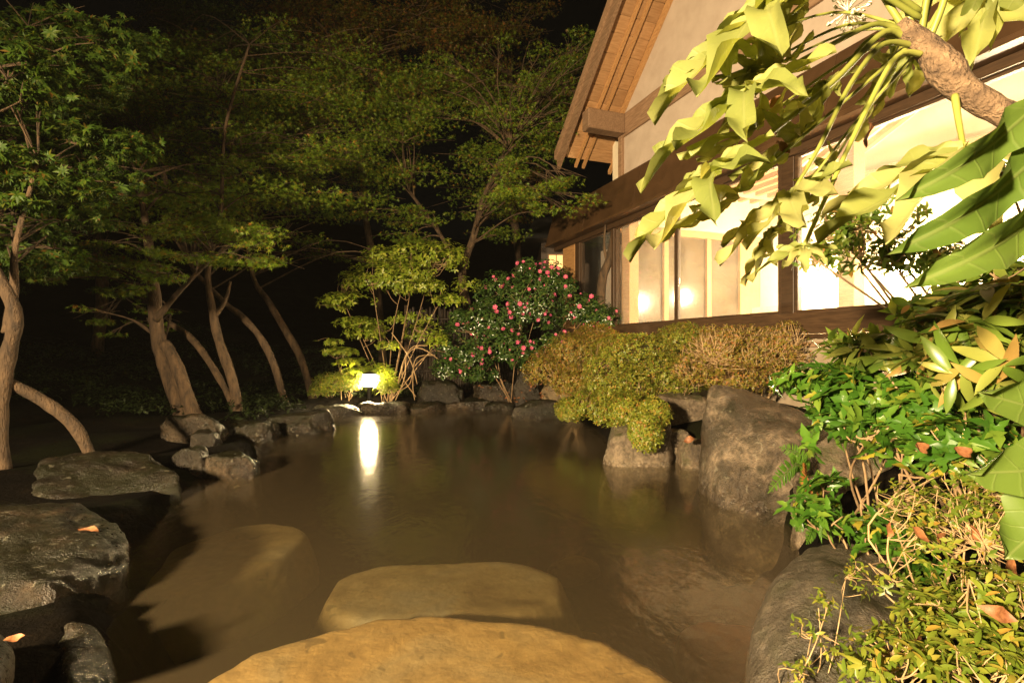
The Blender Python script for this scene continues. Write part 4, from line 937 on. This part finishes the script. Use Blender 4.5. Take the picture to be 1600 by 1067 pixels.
def bleaf(att, tip, roll, var, green=False, stalk=None, r=5.0, scale=1.0):
    A = frel(*att); Tp = frel(*tip); d = (Tp-A); L = d.length*scale*(1 if green else .93); d.normalize()
    view = (fa.location+A-Vector((0, 0, H))).normalized(); n0 = -view; n0 = (n0-d*n0.dot(d)).normalized()
    n0.rotate(Matrix.Rotation(R(roll), 3, d))
    o = bpy.data.objects.new('leaf', (FG if green else FT)[var]); C.objects.link(o); o.parent = fa; o.matrix_local = basis_mat(A, d, n0, L)
    if stalk:
        s2 = spline([tuple(frel(*q)) for q in stalk]+[tuple(A)], 6)
        MB().tube(s2, [r/F*1.35*(1.0-.45*i/len(s2)) for i in range(len(s2))], 7).build('stalk', M['petiole'], fa, smooth=True)
O = (1415, 55, 1.43)
bleaf((1195, 5, 1.35), (1072, 140, 1.2), 74, 0, stalk=[(1440, 30, 1.43), (1330, -25, 1.4)])
bleaf((1255, -5, 1.45), (1150, 75, 1.4), -50, 2, stalk=[(1440, 20, 1.43), (1340, -40, 1.4)])
bleaf((1168, 140, 1.3), (1036, 248, 1.18), 75, 1, stalk=[O, (1370, 38, 1.42), (1290, 75, 1.37)], r=5.5)
bleaf((1112, 265, 1.28), (1008, 382, 1.15), 74, 0, stalk=[(1420, 62, 1.43), (1380, 52, 1.42), (1300, 130, 1.36), (1190, 218, 1.3)], r=6)
bleaf((1250, 210, 1.45), (1150, 270, 1.4), -72, 1, stalk=[(1425, 65, 1.44), (1360, 60, 1.45), (1300, 140, 1.45)], r=4)
bleaf((1236, 305, 1.3), (1150, 400, 1.2), 72, 2, stalk=[(1430, 72, 1.42), (1380, 70, 1.4), (1330, 130, 1.36), (1280, 230, 1.32)], r=5)
bleaf((1256, 386, 1.25), (1215, 425, 1.2), 40, 1, stalk=[(1440, 85, 1.4), (1400, 90, 1.38), (1350, 180, 1.33), (1290, 310, 1.28)], r=5)
bleaf((1297, 262, 1.5), (1238, 330, 1.5), -66, 0, stalk=[(1440, 80, 1.43), (1400, 85, 1.45), (1340, 190, 1.48)], r=3.5)
bleaf((1390, 100, 1.6), (1330, 190, 1.6), -64, 2, stalk=[(1425, 60, 1.45), (1410, 62, 1.5)], r=3)
bleaf((1180, 110, 1.5), (1110, 190, 1.5), -58, 2, stalk=[(1420, 50, 1.45), (1320, 40, 1.5)], r=3.5)
bleaf((1140, 75, 1.45), (1062, 130, 1.38), 70, 2, stalk=[(1420, 45, 1.45), (1300, 20, 1.48)], r=3)
bleaf((1180, 195, 1.42), (1075, 240, 1.36), -74, 0, stalk=[(1420, 58, 1.45), (1330, 90, 1.45)], r=3.5)
bleaf((1215, 100, 1.5), (1120, 120, 1.45), -72, 1, stalk=[(1420, 48, 1.45), (1330, 50, 1.5)], r=3)
bleaf((1150, 300, 1.36), (1052, 345, 1.28), -76, 2, stalk=[(1425, 68, 1.43), (1330, 150, 1.4)], r=3.5)
bleaf((1290, 130, 1.55), (1215, 200, 1.55), 70, 1, stalk=[(1425, 55, 1.45), (1370, 70, 1.5)], r=3)
bleaf((1210, 360, 1.4), (1168, 440, 1.36), 74, 0, stalk=[(1435, 80, 1.42), (1330, 200, 1.42)], r=3)
bleaf((1545, -30, 1.6), (1530, 145, 1.52), 12, 2, stalk=[(1440, 55, 1.43), (1470, -30, 1.5)])
bleaf((1425, 85, 1.5), (1420, 150, 1.48), 35, 2)
bleaf((1507, 238, 1.25), (1372, 368, 1.12), 48, 0, stalk=[(1492, 150, 1.34), (1498, 190, 1.3)], r=5.5)
for a_, t_, r_, v_ in (((1640, 150, .86), (1458, 298, .8), -25, 3), ((1660, 215, .86), (1450, 388, .8), -30, 3), ((1690, 290, .88), (1476, 434, .8), -20, 3),
                       ((1690, 655, .86), (1552, 614, .8), 10, 4), ((1700, 720, .86), (1534, 745, .8), -12, 4), ((1690, 760, .86), (1566, 862, .8), 15, 4)): bleaf(a_, t_, r_, v_, True)
bleaf((1560, -60, 1.5), (1640, 60, 1.5), 20, 0)
for st in ([(1440, 50, 1.43), (1448, 0, 1.42), (1462, -50, 1.4)], [(1455, 55, 1.42), (1472, 10, 1.4), (1490, -60, 1.38)], [(1425, 45, 1.44), (1415, 5, 1.44), (1395, -50, 1.44)], [(1415, 48, 1.44), (1390, 10, 1.44), (1360, -40, 1.44)]):
    MB().tube(spline([tuple(frel(*q)) for q in st], 5), .009, 7).build('stalk', M['petiole'], fa, smooth=True)
# white flower heads
fl_me = sphere_mesh('floret', .006, 6, 4); fl_me.materials.append(M['whiteflower'])
hd = MB(); hp = frel(1325, 18, 1.5)
for i in range(60):
    v = nrm(rng.normal(size=3)); e = hp+Vector(v)*.05; hd.tube([hp, e], [.0012, .001], 4); hd.tube([e, e+Vector(v)*.008], [.005, .002], 5)
hd.build('flower_head', M['whiteflower'], fa)

# ------------------------------------------------------------------ fallen and caught dead leaves
def dead_mesh(seed):
    rs = np.random.default_rng(seed); Vt, T = t_ellipse(.26, 6, .5, .25); V = Vt.copy()
    V[:, 2] += .25*np.sin(V[:, 1]*5+seed)*V[:, 0]+.12*np.sin(V[:, 1]*7+seed)+rs.normal(size=len(V))*.012
    return mesh_np('dead_leaf', V, T, 3, smooth=True)
DM = [dead_mesh(i) for i in range(4)]
for d_ in DM: d_.materials.append(M['deadleaf'])
def dead(px, py, Y, s, label, dirv=None, nv=None, name='fallen_leaf'):
    p = P(px, py, Y); o = bpy.data.objects.new(name, random.choice(DM)); C.objects.link(o)
    o.matrix_world = basis_mat(p, dirv if dirv is not None else rng.normal(size=3), nv if nv is not None else np.array([rng.normal()*.4, -1, .6+rng.normal()*.3]), s)
    tag(o, label, 'leaf', 'dead leaves')
dead(122, 829, 2.95, .11, 'orange fallen leaf lying on the flat mossy rock', (1, .1, .05), (0, -.3, 1))
dead(6, 1002, 1.7, .055, 'orange fallen leaf on the stone in the bottom left corner', (.8, .3, .25), (-.3, -.5, .8))
dead(1068, 690, 5.25, .13, 'curled rusty leaf on the small stones left of the largest boulder', (.8, 0, .3), (0, -.8, .6))
for i, (px, py, Y, s, lab) in enumerate([
    (1445, 705, 2.1, .085, 'curled dark orange leaf below the pointed leaf shrub, left of the red one'), (1515, 712, 2.0, .08, 'red brown curled leaf hanging left of the nearest green leaf'),
    (1385, 838, 2.0, .06, 'rusty leaf caught over the clump above the dark boulder'), (1450, 850, 1.85, .085, 'pale buff curled leaf in the twiggy azalea'),
    (1560, 860, 1.75, .10, 'wide orange brown leaf under the nearest green leaf'), (1510, 820, 1.85, .07, 'greyish curled leaf among pale twigs'),
    (1395, 985, 1.6, .09, 'tan dead leaf above the bottom right azalea'), (1490, 600, 2.3, .07, 'small orange leaf at the middle of the pointed leaf shrub'),
    (1520, 585, 2.2, .11, 'long orange leaf tilted in the narrow leaf shrub'), (1590, 545, 2.2, .1, 'salmon coloured dead leaf at the right edge'),
    (1470, 840, 1.95, .08, 'orange leaf lying over pale twigs'), (1190, 185, 1.4, .07, 'brown curled leaf hanging between the long stalks'),
    (1352, 190, 1.5, .075, 'dark red withered leaf below the branch stalks'), (1590, 970, 1.35, .08, 'yellow leaf at the right edge above the azalea rosettes'),
    (1405, 660, 2.5, .06, 'small copper leaf left in the pointed leaf shrub'), (1212, 225, 1.4, .06, 'buff scrap of leaf beside the brown curled leaf')]):
    dead(px, py, Y, s, lab, name='dead_leaf')
for i in range(26):
    px, py = 745+rng.random()*110, 594+rng.random()*36; Y = WY(py, .3)
    p = P(px, py, min(Y, 10.3)); 
    o = bpy.data.objects.new('fallen_petal', DM[i % 4]); C.objects.link(o); o.matrix_world = basis_mat(p, rng.normal(size=3)*np.array([1, 1, .1]), (rng.normal()*.2, -.2, 1), .09)
    tag(o, 'reddish fallen leaf on the rocks behind the far waterline', 'leaf', 'red litter on the far rocks')

if 0: print('TRIS', sum(len(o.data.polygons) for o in C.objects if o.type == 'MESH' and len(o.data.polygons) > 5000))

hz = MB().box((-445, -445, -3), (445, 445, 18)).build('haze', None); tag(hz, 'thin warm steam hanging over the pool and garden', 'steam', kind='stuff')
hm = bpy.data.materials.new('steam'); hm.use_nodes = True; t = hm.node_tree; t.nodes.clear()
vo = t.nodes.new('ShaderNodeVolumePrincipled'); vo.inputs['Color'].default_value = (.9, .88, .84, 1); vo.inputs['Density'].default_value = HAZE
oo = t.nodes.new('ShaderNodeOutputMaterial'); t.links.new(vo.outputs[0], oo.inputs['Volume']); hz.data.materials.append(hm)
